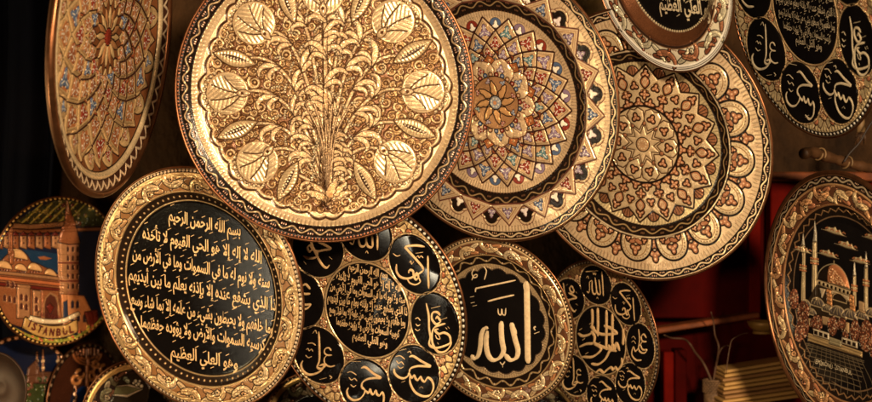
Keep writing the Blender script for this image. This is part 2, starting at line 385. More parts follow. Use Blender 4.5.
def text_mesh(body, bold=.012):
    cu = bpy.data.curves.new('line', 'FONT'); cu.body = body; cu.resolution_u = 2; cu.offset = bold
    o = bpy.data.objects.new('line', cu); C.objects.link(o); dg = bpy.context.evaluated_depsgraph_get(); dg.update()
    m = bpy.data.meshes.new_from_object(o.evaluated_get(dg))
    V = np.array([v.co[:2] for v in m.vertices]).reshape(-1, 2); F = [tuple(p.vertices) for p in m.polygons]
    bpy.data.objects.remove(o); bpy.data.curves.remove(cu); bpy.data.meshes.remove(m)
    return V, F
class Script:
    """raised lettering laid on a dish; coordinates in dish radii"""
    def __init__(s, plate, lift=.006): s.p = plate; s.V = []; s.F = []; s.lift = lift
    def put(s, V2, F, dz=0.):
        V2 = np.asarray(V2); n = len(s.V); r = np.hypot(V2[:, 0], V2[:, 1]); z = s.p.z(r) + s.lift + dz
        s.V += [tuple(v) for v in np.c_[V2, z] * s.p.Rad]; s.F += [tuple(i + n for i in f) for f in F]
    def line(s, text, A, B, h, bold=.015, ar=True):
        """one line of text from A (left) to B (right), letters h high"""
        V, F = text_mesh(shape(text) if ar else text, bold)
        if len(V) == 0: return
        A = np.array(A); B = np.array(B); d = B - A; L = np.linalg.norm(d); d /= L; up = np.array([-d[1], d[0]])
        x = (V[:, 0] - V[:, 0].min()) / (V[:, 0].max() - V[:, 0].min()) * L
        y = V[:, 1] * h; y = y + .0035 * np.sin(x * 60)
        s.put(A + x[:, None] * d + y[:, None] * up, F)
        if ar:                       # vowel strokes above and below the words
            k = 0
            for xx in np.arange(.02, L - .01, h * .55):
                k += 1; yy = (.78 + .2 * math.sin(k * 2.3)) * h if k % 3 else -.28 * h
                s.stroke([A + xx * d + yy * up, A + (xx + h * .25) * d + (yy + h * .14) * up], h * .04)
    def stroke(s, P, w, nib=None, sm=6, taper=True):
        P = smooth_line(P, sm) if len(P) > 2 else np.array(P, float)
        n = len(P); T = np.gradient(P, axis=0); T /= np.linalg.norm(T, axis=1)[:, None] + 1e-9
        N = np.c_[-T[:, 1], T[:, 0]]; ww = np.full(n, w)
        if nib is not None:
            an = np.arctan2(T[:, 1], T[:, 0]); ww = w * (.42 + .58 * np.abs(np.sin(an - nib)))
        if taper:
            t = np.linspace(0, 1, n); ww = ww * np.clip(np.minimum(t, 1 - t) * 9 + .45, 0, 1)
        V = np.vstack([P + N * ww[:, None], P, P - N * ww[:, None]]); F = []
        for i in range(n - 1): F += [(i, n + i, n + i + 1, i + 1), (n + i, 2 * n + i, 2 * n + i + 1, n + i + 1)]
        r0 = len(s.V); s.put(V, F)
        for i in range(n): x, y, z = s.V[r0 + n + i]; s.V[r0 + n + i] = (x, y, z + float(ww[i]) * .35 * s.p.Rad)
    def dot(s, p, r): 
        a = np.linspace(0, 2 * PI, 5)[:-1]; s.put(np.array(p) + r * np.c_[np.cos(a), np.sin(a)], [(0, 1, 2, 3)], .002)
    def build(s, mat, parent, name='inscription'): 
        return mesh_obj(name, s.V, s.F, mat, parent, True)

# names in one medallion, drawn in a unit disc (x right, y up)
def U(cx, cy, rx, ry, *S): return [[((x - cx) / rx, (cy - y) / ry) for x, y in s] for s in S]
NAMES = {
'abubakr': U(590, 165, 125, 138, [(650,70),(600,72),(548,86),(556,98),(592,130),(630,165),(640,182)], [(497,178),(496,212),(514,236),(550,240),(588,224),(628,196),(642,182)],
    [(560,212),(566,196),(584,198),(588,222),(600,236),(612,222),(604,205),(592,214)], [(612,222),(622,244),(596,262),(566,258),(552,240)], [(664,112),(664,190),(666,268)], [(480,128),(500,138),(520,130)], [(600,110),(640,98)], [(604,128),(612,120),(620,128),(628,118),(640,126)], [(566,160),(574,150),(578,165),(590,150)]),
'muhammad': U(0, 0, 1, -1, [(.42,.5),(.3,.66),(.14,.56),(.2,.38),(.4,.36),(.44,.5),(.34,.34),(.2,.26),(.02,.3)], [(.02,.3),(.3,.22),(.58,.1),(.3,.02),(0,-.06),(-.2,-.02)], [(-.2,-.02),(-.3,.12),(-.42,.02),(-.34,-.12),(-.2,-.02),(.0,-.14),(-.1,-.3),(-.4,-.36),(-.62,-.3)], [(-.3,.78),(-.26,.3),(-.1,-.1),(.16,-.5),(.36,-.62),(.5,-.5)], [(-.6,-.5),(-.5,-.6)], [(.5,-.2),(.62,-.28)], [(.55,.4),(.66,.34)], [(-.1,.66),(.04,.74)]),
'ali': U(118, 170, 122, 140, [(186,134),(172,122),(154,130),(150,150),(164,160),(190,156)], [(164,160),(150,182),(156,208),(182,216),(208,206)], [(118,48),(122,110),(124,190),(114,230),(132,236),(152,222),(164,206)], [(124,222),(148,212),(140,238),(112,262),(72,276),(40,262),(28,234),(36,210)], [(60,118),(84,112),(104,120)], [(52,152),(62,144),(70,154),(80,144),(90,154)], [(50,180),(66,190),(84,180)], [(180,262),(192,270),(184,278)], [(128,292),(166,276)], [(86,62),(100,44),(108,60)]),
'hasan': U(376, 318, 122, 130, [(352,236),(376,228),(420,250),(458,262),(430,268),(390,280),(364,300),(360,322),(378,334)], [(378,334),(396,344),(404,326),(412,342),(424,344),(434,326),(442,342),(456,344),(468,328),(478,346),(474,384),(450,408),(420,400)], [(378,334),(374,352),(352,380),(320,392),(292,382),(282,358),(290,338)], [(280,270),(300,262),(330,272)], [(290,290),(304,300),(320,290),(334,300)], [(300,322),(316,330),(330,320)], [(290,214),(350,206)], [(420,410),(446,392)]),
'husayn': U(630, 240, 122, 138, [(606,160),(628,152),(672,168),(718,182),(690,188),(650,196),(616,214),(608,236)], [(608,236),(624,258),(634,244),(644,258),(656,262),(668,244),(678,258),(692,262),(706,240),(728,250),(738,282),(722,320),(684,334),(644,324),(618,290),(612,250)], [(608,236),(602,254),(580,270),(552,268),(532,252),(530,232)], [(596,140),(610,132),(616,142)], [(534,172),(560,164),(584,176)], [(540,192),(552,202),(566,192),(580,204)], [(546,216),(562,224),(578,214)], [(674,290),(684,296)], [(664,300),(672,292)], [(570,292),(590,280)], [(552,140),(590,124)]),
'osman': U(220, 205, 170, 175, [(160,90),(178,160),(182,240),(192,290),(186,340),(230,352),(290,330),(334,300),(328,260),(290,248),(252,262),(224,244),(250,232)], [(262,148),(240,132),(206,142),(202,180),(232,206),(262,184),(240,160),(228,176)], [(300,190),(262,206),(220,230),(204,270),(210,330),(250,372),(300,360),(336,318),(340,280)], [(248,262),(262,290),(240,292),(228,272)], [(196,116),(262,90)], [(258,178),(310,152)], [(300,214),(312,224)], [(316,206),(328,216)], [(244,316),(252,326)], [(80,200),(100,190),(118,204)], [(84,230),(100,240),(118,228)], [(80,262),(98,270),(116,258)]),
'omar': U(0, 0, 1, -1, [(.5,.45),(.3,.6),(.12,.45),(.2,.25),(.5,.28)], [(.2,.25),(.05,.05),(.2,-.15),(.5,-.12),(.3,-.3),(0,-.28),(-.12,-.1),(.02,.05),(.12,-.1)], [(-.12,-.12),(-.35,-.3),(-.5,-.12),(-.62,-.5),(-.3,-.72),(.1,-.66)], [(-.05,.8),(-.02,.3),(-.12,-.1)], [(-.6,.3),(-.45,.4),(-.3,.28)], [(-.62,.1),(-.45,.18),(-.3,.06)]),
'allah': U(0, 0, 1, -1, [(.56,.72),(.55,.1),(.52,-.5)], [(.3,.3),(.32,-.2),(.3,-.42),(.12,-.42),(.06,-.25)], [(.03,.38),(.06,-.2),(-.02,-.42),(-.2,-.44),(-.26,-.2),(-.2,.22)], [(-.22,.22),(-.4,.1),(-.44,-.2),(-.52,-.42),(-.66,-.38)], [(-.1,.62),(-.04,.52),(.02,.62),(.08,.52),(.14,.64)], [(-.6,.62),(.3,.74)], [(.0,-.68),(.06,-.6),(.12,-.68)], [(-.62,.3),(-.5,.4),(-.44,.28)]),
}
for k in ('omar', 'allah', 'muhammad'): NAMES[k] = [[(x, -y if False else y) for x, y in s] for s in NAMES[k]]
def flat_disc(plate, cx, cy, rx, ry, ang, mat, name, lift=.004, k=56):
    V = [(cx, cy)]; 
    for q in (.5, .94, .975, 1.0):
        for j in range(k):
            a = 2 * PI * j / k; x, y = rx * q * math.cos(a), ry * q * math.sin(a)
            V.append((cx + x * math.cos(ang) - y * math.sin(ang), cy + x * math.sin(ang) + y * math.cos(ang)))
    V = np.array(V); z = plate.z(np.hypot(V[:, 0], V[:, 1])) + lift; z[-k:] -= .008
    F = [(0, 1 + j, 1 + (j + 1) % k) for j in range(k)]
    for q in (0, 1, 2):
        F += [(1 + q * k + j, 1 + (q + 1) * k + j, 1 + (q + 1) * k + (j + 1) % k, 1 + q * k + (j + 1) % k) for j in range(k)]
    return mesh_obj(name, np.c_[V, z] * plate.Rad, F, mat, plate.root)

AYAT = ['بسم الله الرحمن الرحيم', 'الله لا إله إلا هو الحي القيوم لا تأخذه', 'سنة ولا نوم له ما في السموات وما في الأرض من', 'ذا الذي يشفع عنده إلا بإذنه يعلم ما بين أيديهم', 'وما خلفهم ولا يحيطون بشيء من علمه إلا بما شاء وسع', 'كرسيه السموات والأرض ولا يؤوده حفظهما', 'وهو العلي العظيم']

# ================================================================== the plates
def plate_B():
    p = Plate('B', [(0, 0), (.84, .0), (.89, .03), (.93, .05), (1, .05)], 0, 'largest plate, gold filigree tree with round ribbed flowers inside a black wavy border', name='tree_plate')
    cv = Cv(820, (.84, .64, .37), .6); R, T = cv.R, cv.T
    gold = (.88, .66, .41)
    cv.ring(0, .80, col=(.13, .055, .02), m=.5, base=-.012)
    # filigree ground: packed curls with rows of beads
    pts = []
    tries = 0
    while len(pts) < 640 and tries < 30000:
        tries += 1; a = RS.uniform(0, 2 * PI); r = .79 * math.sqrt(RS.uniform()); q = RS.uniform(.036, .046) if len(pts) < 150 else RS.uniform(.02, .034); x, y = pol(r, a)
        if all((x - u) ** 2 + (y - v) ** 2 > (.84 * (q + w)) ** 2 for u, v, w in pts): pts.append((x, y, q))
    for x, y, q in pts:
        a0 = RS.uniform(0, 2 * PI); t = np.linspace(0, 1, 16); sp = [(x + q * (1.0 - .62 * u) * math.cos(a0 + 6.6 * u), y + q * (1.0 - .62 * u) * math.sin(a0 + 6.6 * u)) for u in t]
        cv.disc(x, y, q * 1.02, col=((.22, .1, .04), (.34, .18, .07), (.12, .045, .018))[int(q * 1e5) % 3], m=.5, add=-.004)
        cv.stroke(sp, list(np.linspace(q * .2, q * .12, 16)), col=((.58, .38, .18), (.76, .56, .31), (.46, .27, .12))[int(q * 7e4) % 3], m=.6, out=.0045, oc=(.06, .022, .008), om=.4, amp=.009, rw=q * .18)
        if int(q * 3e4) % 2: cv.disc(x, y, q * .42, col=(.05, .02, .008), m=.1, add=-.008); cv.stroke([pol2(x, y, q * .55, a0 + .5 * u) for u in range(6)], q * .1, col=(.6, .38, .18), m=.6, amp=.006, rw=.004)
        cv.disc(x, y, q * .2, col=(.7, .48, .24), m=.8, out=.003, oc=(.1, .04, .015), amp=.014, rw=q * .26)
        for k in range(6 if q > .03 else 0):
            b = a0 + 2.2 + k * .42; cv.disc(x + q * .68 * math.cos(b), y + q * .68 * math.sin(b), q * .095, col=(.9, .74, .5), m=.85, amp=.006, rw=q * .1)
    # acanthus leaves fanning from the stems
    root = (.02, -.74)
    def stem(tip, bow, w=.008, leaves=5, rr=.085):
        a = np.array(root); b = np.array(tip); q1 = np.array([b[0] * .04, min(-.1, a[1] + (b[1] - a[1]) * .45)]); q2 = np.array([b[0] * .42, b[1] + (.12 if b[1] > -.5 else -.05) * (1 - bow)])
        ts = np.linspace(0, 1, 26)[:, None]; P = a * (1 - ts) ** 3 + 3 * q1 * ts * (1 - ts) ** 2 + 3 * q2 * ts ** 2 * (1 - ts) + b * ts ** 3
        cv.stroke(P, list(np.linspace(w * 1.2, w * .7, 26)), col=gold, m=.75, out=.006, oc=(.08, .035, .012), om=.3, amp=.012, rw=w)
        for k in range(leaves):
            i = int(5 + 18 * k / leaves); t = P[i + 1] - P[i]; an = math.atan2(t[1], t[0])
            sg = 1 if k % 2 else -1; L = rr * RS.uniform(1.1, 1.5) * (.8 + .4 * i / 26)
            for q, (da, f, wf) in enumerate(((.2, 1.35, .125), (.75, .85, .11))):
                H = hook(P[i][0], P[i][1], an + sg * da, L * f, sg if q < 2 else -sg, 2.6); t = np.linspace(0, 1, len(H))
                cv.stroke(H, list(L * wf * (.25 + .85 * np.sin(PI * np.clip(.05 + .8 * t, 0, 1))) * (1 - .45 * t)), col=gold, m=.5, out=.005, oc=(.05, .02, .008), om=.2, amp=.012, rw=L * wf)
            for q in range(4): b = pol2(P[i][0], P[i][1], L * .5, an - sg * (.5 + .22 * q)); cv.disc(b[0], b[1], .006, col=(.95, .78, .52), m=.7, out=.003, amp=.006, rw=.006)
    tips = []
    for k in range(8):
        a = PI * k / 4 + .01
        if k != 6: tips.append((.56, a, 0))
        tips.append((.58, a + PI / 8, 1))
    order = sorted(tips, key=lambda t: -abs(((t[1] - PI / 2 + PI) % (2 * PI)) - PI))
    for r, a, kd in order:
        x, y = pol(r, a); side = 1 if math.cos(a) > 0 else -1
        low = math.sin(a) < -.5
        stem((x, y), 0, .0105, 2 if low else 4, .075 if low else .12)
    stem((.01, .5), 0.0, .012, 6, .125)
    for k in range(6):              # slim stems fanning out of the root
        e = (k - 2.5); cv.stroke(smooth_line([(root[0] + e * .004, root[1] - .03), (root[0] + e * .009, -.5), (root[0] + e * .022, -.28), (root[0] + e * .06, -.08)], 5), list(np.linspace(.006, .003, 16)), col=gold, m=.6, out=.004, oc=(.06, .02, .01), om=.3, amp=.008, rw=.005)
    for k in range(5): cv.poly(tf(lobed(.16, .035, 4, .4), root[0], root[1] + .02, PI / 2 + (k - 2) * .42, 1, 1 if k > 2 else -1), col=gold, m=.75, out=.005, oc=(.08, .035, .012), om=.3, amp=.015, rw=.03)
    # scalloped inner edge
    nl = 40; t = np.linspace(0, 2 * PI, 1600, endpoint=False)
    def scal(T): return .812 + .022 * np.abs(np.sin(nl * T / 2)) + .012 * np.cos(8 * T) + .01 * np.cos(16 * T)
    sc = scal(T); cv.paint(-(R - sc), col=gold, m=.65, base=.004, mask=(R > sc - .002) * 1.)
    cv.paint(np.abs(R - sc) - .0085, col=(.05, .02, .008), m=.2, add=-.006)
    cv.paint(np.abs(R - sc + .017) - .0075, col=gold, m=.75, amp=.008, rw=.01)
    # the eight ribbed flowers and the lens leaves
    for k in range(8):
        a = PI * k / 4 + .01; x, y = pol(.655, a) if k != 6 else pol(.0, a)
        if k != 6:
            ou = math.atan2(y, x); q = .142
            cv.disc(x, y, q, col=(.76, .57, .34), m=.6, out=.0025, oc=(.12, .05, .02), amp=.004, rw=.03, base=.004)
            bx, by = x - q * .72 * math.cos(ou), y - q * .72 * math.sin(ou)
            sl = cv.win(x - q, x + q, y - q, y + q); X, Y = cv.X[sl], cv.Y[sl]; an = (np.arctan2(Y - by, X - bx) - ou + PI) % (2 * PI) - PI
            ins = np.clip(-(np.hypot(X - x, Y - y) - q + .01) / cv.px, 0, 1)
            sec = np.digitize(an, [-.75, -.28, .2, .68]); hat = np.choose(sec, [1.5, .4, 2.2, -.3, 1.4]) + ou
            u = np.sin((X * np.cos(hat) + Y * np.sin(hat)) * 2 * PI / .026)
            cv.h[sl] += .0024 * u * ins; cv.col[sl] *= (1 - .42 * ins * np.clip(u, 0, 1))[..., None]
            cv.h[sl] += .004 * np.cos((an - np.choose(sec, [-1.1, -.5, -.05, .45, 1.0])) * 3) * ins
            for b in (-.75, -.28, .2, .68):
                L = 1.7 * q * math.cos(b) * .93; P = [(bx, by), (bx + .5 * L * math.cos(ou + b + .12), by + .5 * L * math.sin(ou + b + .12)), (bx + L * math.cos(ou + b), by + L * math.sin(ou + b))]
                cv.stroke(smooth_line(P, 6), .0045, col=(.05, .02, .008), m=.2, add=-.006)
            cv.poly(tf(lens(.09, .022), bx - .05 * math.cos(ou), by - .05 * math.sin(ou), ou), col=gold, m=.7, out=.006, oc=(.07, .03, .012), amp=.012, rw=.02)
            cv.disc(bx, by, .012, col=(.1, .04, .015), m=.3)
            for b in range(-5, 6):
                xx, yy = x + q * 1.12 * math.cos(ou + b * .2), y + q * 1.12 * math.sin(ou + b * .2); cv.disc(xx, yy, .0085, col=(.9, .74, .5), m=.85, out=.003, amp=.008, rw=.009)
        a += PI / 8; x, y = pol(.5, a); L = .29
        cv.poly(tf(lens(L, .052), x, y, a + .12 * math.cos(k * 2.)), hatch=(a + .3, .022, .003), col=(.7, .52, .3), m=.6, out=.007, oc=(.07, .03, .012), amp=.014, rw=.04, base=.006)
        Q = tf(lens(L * .74, .013), x, y, a + .12 * math.cos(k * 2.)); Q += (np.array(pol(L * .13, a))); cv.poly(Q, col=(.04, .015, .008), m=.2, add=-.006)
        for b in np.linspace(.2, .8, 9):
            xx, yy = np.array((x, y)) + np.array(pol(L * b, a + .12 * math.cos(k * 2.))); cv.disc(xx, yy, .0055, col=(.9, .74, .5), m=.85, amp=.005, rw=.006)
    cv.ring(.868, .895, col=(.74, .53, .31), m=.6); cv.ribs(.86, .893, 190, .0022, .3)
    cv.ring(.89, .985, col=BLACK, m=.05, base=0)
    wave_band(cv, .893, .97, 46, (.5, .35, .2), .0055, (.75, .45, .32)); cv.dots(.976, 260, .005, col=(.45, .16, .08), m=.6)
    p.skin(cv, [('well', 0, .86), ('ribbed_ring', .86, .89), ('border', .89, 1)], M_ENG); p.shell()
def diamonds(cv, radii, n, cols, field, m=.6, gc=CREAM, lw=.0105, half=True):
    """nested star rings of rhombic cells, each with a coloured blossom"""
    for k in range(len(radii) - 2):
        ro, rm, ri = radii[k], radii[k + 1], radii[k + 2]
        for i in range(n):
            a = 2 * PI * (i + (.5 if k % 2 else 0)) / n; da = PI / n
            P = np.array([pol(ro, a), pol(rm, a + da), pol(ri, a), pol(rm, a - da)])
            c = P.mean(0); cv.poly(P, col=gc, m=m, out=lw, oc=(.035, .012, .008), om=.1, amp=.013, rw=.03)
            Q = c + (P - c) * .6; cv.poly(Q, col=field, m=.2, add=-.003, out=.003, oc=(.35, .2, .1))
            Q = c + (P - c) * .8; cv.stroke(np.vstack([Q, Q[:1]]), .0022, col=(.3, .16, .06), m=.5)
            blossom(cv, c[0], c[1], a, .62 * (ro - ri) * .4, cols[(i + k * 2) % len(cols)])
            if k == 2:
                q = np.array(pol(rm, a + da)); d = (ro - ri) * .2; S = [tuple(q + d * np.array(pol(1, a + da + PI / 4 + PI / 2 * t))) for t in range(4)]
                cv.poly(S, col=(.34, .09, .035), m=.4, out=.008, oc=(.05, .015, .01), amp=-.004, rw=.02); cv.disc(q[0], q[1], d * .42, col=(.8, .5, .25), m=.5, out=.004, amp=.008, rw=.01)
def plate_C():
    p = Plate('C', [(0, 0), (.6, .0), (.68, .02), (.75, .045), (1, .07)], 6, 'star mosaic plate with red and blue blossoms, partly behind the big gold tree plate', name='star_plate')
    cv = Cv(760, CREAM, .6); R, T = cv.R, cv.T; G = (.84, .61, .37); n = 18
    cv.ribs(.59, .665, 190, .002, .4)
    cols = [RUBY, BLUE, LILAC, RUBY, TEAL, LILAC]
    for i in range(n):              # small blossoms outside the star points
        a = 2 * PI * (i + .5) / n; x, y = pol(.555, a); cv.disc(x, y, .05, col=BLACK, m=.1, out=.008, oc=G, om=.6); cv.disc(x, y, .046, col=(LILAC, BLUE, RUBY)[i % 3], m=.3, add=0)
        blossom(cv, x * .985, y * .985, a, .03, WHITE)
    diamonds(cv, [.6, .505, .42, .345, .285, .235], n, cols, (.6, .38, .2), gc=G)
    n2 = 9
    for i in range(n2):
        a = 2 * PI * i / n2; P = arc_map(np.c_[.115 * .9 * np.array([-1, -1, -.8, -.4, 0, .4, .8, 1, 1]), [-.06, .02, .05, .075, .095, .075, .05, .02, -.06]], .225, a)
        cv.poly(P, col=G, m=.6, out=.007, oc=(.09, .03, .015), amp=.012, rw=.03); x, y = pol(.245, a); blossom(cv, x, y, a, .026, cols[i % 6])
        x, y = pol(.3, a + PI / n2); cv.poly(tf([(-.03, -.03), (.03, -.03), (.03, .03), (-.03, .03)], x, y, a + PI / n2 + PI / 4), col=(.45, .15, .05), m=.5, out=.006, oc=BLACK, amp=-.006, rw=.02); cv.disc(x, y, .012, col=(.75, .45, .22), m=.7, amp=.008, rw=.01)
    for i in range(27):
        a = 2 * PI * (i + .5) / 27; q = pol(.203, a); cv.disc(q[0], q[1], .014, col=(RUBY, (.4, .2, .09), BLUE)[i % 3], m=.3, out=.005, oc=BLACK); cv.disc(q[0], q[1], .004, col=WHITE, m=.3)
    cv.disc(0, 0, .185, col=(.5, .26, .12), m=.6, out=.006, base=0)
    for i in range(8):
        a = 2 * PI * i / 8; x, y = pol(.155, a + .39); blossom(cv, x, y, a, .02, cols[i % 6])
        P = tf(lobed(.1, .03, 2, .35), *pol(.05, a), a); cv.poly(P, col=(.66, .36, .15), m=.5, out=.007, amp=.01, rw=.02)
    cv.disc(0, 0, .045, col=(.3, .32, .36), m=.4, out=.007, amp=.012, rw=.03); cv.dots(.03, 8, .007, col=WHITE, m=.5); cv.disc(0, 0, .014, col=(.8, .35, .15), m=.6)
    cv.ring(.65, .75, col=BLACK, m=.05, base=0); wave_band(cv, .662, .742, 30, (.38, .25, .12), .005, (.22, .1, .05))
    # outer zone: big triangles over black lotus cups
    for i in range(n):
        a = 2 * PI * (i + .5) / n
        for (dx, dy, q) in ((0, .025, .052), (-.042, -.005, .036), (.042, -.005, .036)):
            P = arc_map([(dx, dy)], .8, a)[0]; cv.disc(P[0], P[1], q + .014, col=G, m=.6, out=.005, oc=(.1, .03, .02), amp=.006, rw=.015)
        for (dx, dy, q) in ((0, .025, .052), (-.042, -.005, .036), (.042, -.005, .036)):
            P = arc_map([(dx, dy)], .8, a)[0]; cv.disc(P[0], P[1], q, col=BLACK, m=.05, base=-.004)
        x, y = pol(.795, a); blossom(cv, x, y, a, .032, (WHITE, LILAC, (.7, .6, .6))[i % 3]); 
    for i in range(n):
        a = 2 * PI * i / n; da = PI / n * .98; P = [pol(.745, a - da), pol(.875, a), pol(.745, a + da)]
        cv.poly(P, col=G, m=.6, out=.009, oc=(.09, .03, .02), amp=.016, rw=.04, base=.004); c = np.mean(P, 0)
        Q = c + (np.array(P) - c) * .62; cv.stroke(np.vstack([Q, Q[:1]]), .003, col=(.35, .18, .08), m=.5)
        Q = c + (np.array(P) - c) * .82; cv.stroke(np.vstack([Q, Q[:1]]), .0016, col=(.2, .08, .03), m=.3)
        q = arc_map([(0, 0)], .787, a)[0]; blossom(cv, q[0], q[1], a, .036, (BLUE, RUBY, LILAC)[i % 3])
        for dx in (-.026, .026): q = arc_map([(dx, -.014)], .775, a)[0]; cv.disc(q[0], q[1], .011, col=(BLUE, RUBY, LILAC)[i % 3], m=.1, out=.004); cv.disc(q[0], q[1], .004, col=WHITE, m=.3)
    cv.ring(.745, .752, col=(.8, .62, .4), m=.7)
    cv.ribs(.88, .925, 220, .002, .4); cv.dots(.888, 200, .0035, col=(.12, .045, .02), m=.3, add=-.003); cv.dots(.655, 150, .004, col=(.12, .045, .02), m=.3, add=-.003); cv.dots(.617, 150, .003, col=(.12, .045, .02), m=.3, add=-.003)
    wave_band(cv, .925, .978, 44, (.8, .6, .36), .0065, (.7, .42, .25))
    p.skin(cv, [('well', 0, .664), ('black_ring', .664, .744), ('rim', .744, 1)], M_ENG, relief=.62); p.shell()
def plate_D():
    p = Plate('D', [(0, 0), (.55, 0), (.61, .015), (.68, .05), (1, .075)], 8, 'pale gold star plate with copper trefoils and arcaded rim under the white rimmed plate', name='trefoil_plate')
    cv = Cv(760, CREAM, .6); G = (.84, .64, .39); CU = (.34, .145, .07); n = 16
    cv.ring(0, .61, col=(.8, .64, .36), m=.6); cv.ribs(.54, .605, 150, .0022, .4); cv.dots(.597, 150, .0038, col=(.1, .04, .02), m=.3, add=-.003)
    for i in range(n):
        a = 2 * PI * (i + .5) / n; x, y = pol(.525, a); cv.disc(x, y, .042, col=CU, m=.5, out=.008, amp=.01, rw=.03)
        for d in (-.5, 0, .5): cv.stroke([pol(.49, a + d * .05), pol(.56, a + d * .09)], .003, col=BLACK, m=.1)
    star = []
    for i in range(n):
        a = 2 * PI * i / n; star += [pol(.575, a), pol(.485, a + PI / n)]
    cv.poly(star, col=G, m=.65, out=.011, oc=(.02, .01, .006), amp=.014, rw=.03, base=.004)
    def tref(x, y, a, s, k=3):
        t = np.linspace(0, 2 * PI, 36, endpoint=False); rr = s * (.95 + .42 * np.cos(k * t))
        cv.poly(tf(np.c_[rr * np.cos(t), rr * np.sin(t)], x, y, a), col=CU, m=.2, out=.0095, oc=(.02, .009, .005), amp=.004, rw=s * .5)
        for q in range(k): b = a + q * 2 * PI / k; cv.disc(*pol2(x, y, .8 * s, b), s * .2, col=(.74, .46, .27), m=.3)
        cv.disc(x, y, s * .18, col=(.74, .46, .27), m=.3)
    for i in range(n):
        a = 2 * PI * i / n; da = PI / n
        tref(*pol(.515, a), a, .022); x, y = pol(.455, a); cv.poly(tf(lens(.08, .03), *pol(.415, a), a), col=CU, m=.2, out=.0095, oc=(.02, .009, .005), amp=.004, rw=.02)
        for d in (-1, 0, 1): cv.stroke([pol(.43, a + d * .012), pol(.455, a + d * .035), pol(.482, a + d * .012)], .003, col=(.75, .55, .32), m=.6)
        tref(*pol(.425, a + da), a + da, .021)
        tref(*pol(.365, a), a, .026, 4)
        for e in (-.06, .06): q = pol(.39, a + e); cv.disc(q[0], q[1], .006, col=(.3, .12, .05), m=.4, out=.003); q = pol(.495, a + e); cv.disc(q[0], q[1], .005, col=(.3, .12, .05), m=.4, out=.003)
        cv.stroke([pol(.475, a + da), pol(.395, a)], .0025, col=(.3, .16, .06), m=.4, add=-.003); cv.stroke([pol(.475, a - da), pol(.395, a)], .0025, col=(.3, .16, .06), m=.4, add=-.003)
    m_ = 22
    for i in range(m_): tref(*pol(.3, 2 * PI * i / m_), 2 * PI * i / m_, .027, 3 + i % 2)
    cv.disc(0, 0, .272, col=G, m=.65, out=.013, oc=BLACK, base=.004)
    for i in range(10):
        a = 2 * PI * i / 10; x, y = pol(.205, a); P = tf([(-.09, 0), (-.03, .055), (.03, .062), (.058, .03), (.045, 0), (.058, -.03), (.03, -.062), (-.03, -.055)], x, y, a)
        cv.poly(P, col=G, m=.65, out=.008, oc=(.06, .03, .015), amp=.014, rw=.03); tref(*pol(.2, a), a, .022)
        q = pol(.155, a + PI / 10); cv.disc(q[0], q[1], .014, col=CU, m=.5, out=.005, amp=.008, rw=.01)
    cv.poly([pol(.135 if i % 2 else .075, 2 * PI * i / 20) for i in range(20)], col=G, m=.65, out=.007, oc=(.06, .03, .015), amp=.012, rw=.02)
    cv.disc(0, 0, .048, col=(.62, .38, .2), m=.6, out=.007, amp=.012, rw=.03); cv.dots(.03, 9, .007, col=(.85, .65, .4), m=.6)
    cv.ring(.597, .68, col=BLACK, m=.05, base=0); wave_band(cv, .606, .672, 26, (.42, .28, .13), .0048, (.22, .11, .05))
    n = 16
    for i in range(n):              # arcade of round arches
        a = 2 * PI * (i + .5) / n; tref(*pol(.81, a), a, .036); tref(*pol(.735, a), a + PI, .028)
    for i in range(n):
        a = 2 * PI * i / n
        P = arc_map([(.128 * math.cos(t), -.085 + .165 * math.sin(t) ** .9) for t in np.linspace(0.02, PI - .02, 22)], .775, a)
        cv.poly(P, col=G, m=.65, out=.013, oc=BLACK, amp=.014, rw=.03, base=.004); Q = arc_map([(.1 * math.cos(t), -.085 + .135 * math.sin(t) ** .9) for t in np.linspace(0.02, PI - .02, 22)], .775, a)
        cv.stroke(Q, .0035, col=(.3, .16, .06), m=.4, add=-.003)
        for t in np.linspace(.25, PI - .25, 15): q = arc_map([(.114 * math.cos(t), -.085 + .15 * math.sin(t) ** .9)], .775, a)[0]; cv.disc(q[0], q[1], .0042, col=(.1, .04, .02), m=.3, add=-.003)
        tref(*arc_map([(0, .012)], .76, a)[0], a, .03)
        for sg in (-1, 1):
            H = arc_map(hook(sg * .012, -.05, PI / 2 - sg * .9, .085, -sg, 3.2), .76, a); cv.stroke(H, list(np.linspace(.014, .007, len(H))), col=CU, m=.2, out=.006, oc=(.04, .016, .008), amp=.005, rw=.01)
            tref(*arc_map([(sg * .07, -.055)], .76, a)[0], a, .014)
    for i in range(n * 2):
        a = PI * (i + .5) / n
        for e in (-.03, 0, .03): cv.stroke([pol(.865, a + e), pol(.9, a + e * 1.6)], .002, col=(.3, .14, .06), m=.3)
    cv.ring(.674, .682, col=(.8, .62, .4), m=.7); cv.ribs(.872, .92, 200, .002, .4)
    wave_band(cv, .92, .978, 46, (.8, .6, .36), .006, (.75, .48, .3))
    p.skin(cv, [('well', 0, .607), ('black_ring', .607, .675), ('rim', .675, 1)], M_ENG, relief=.6); p.shell()
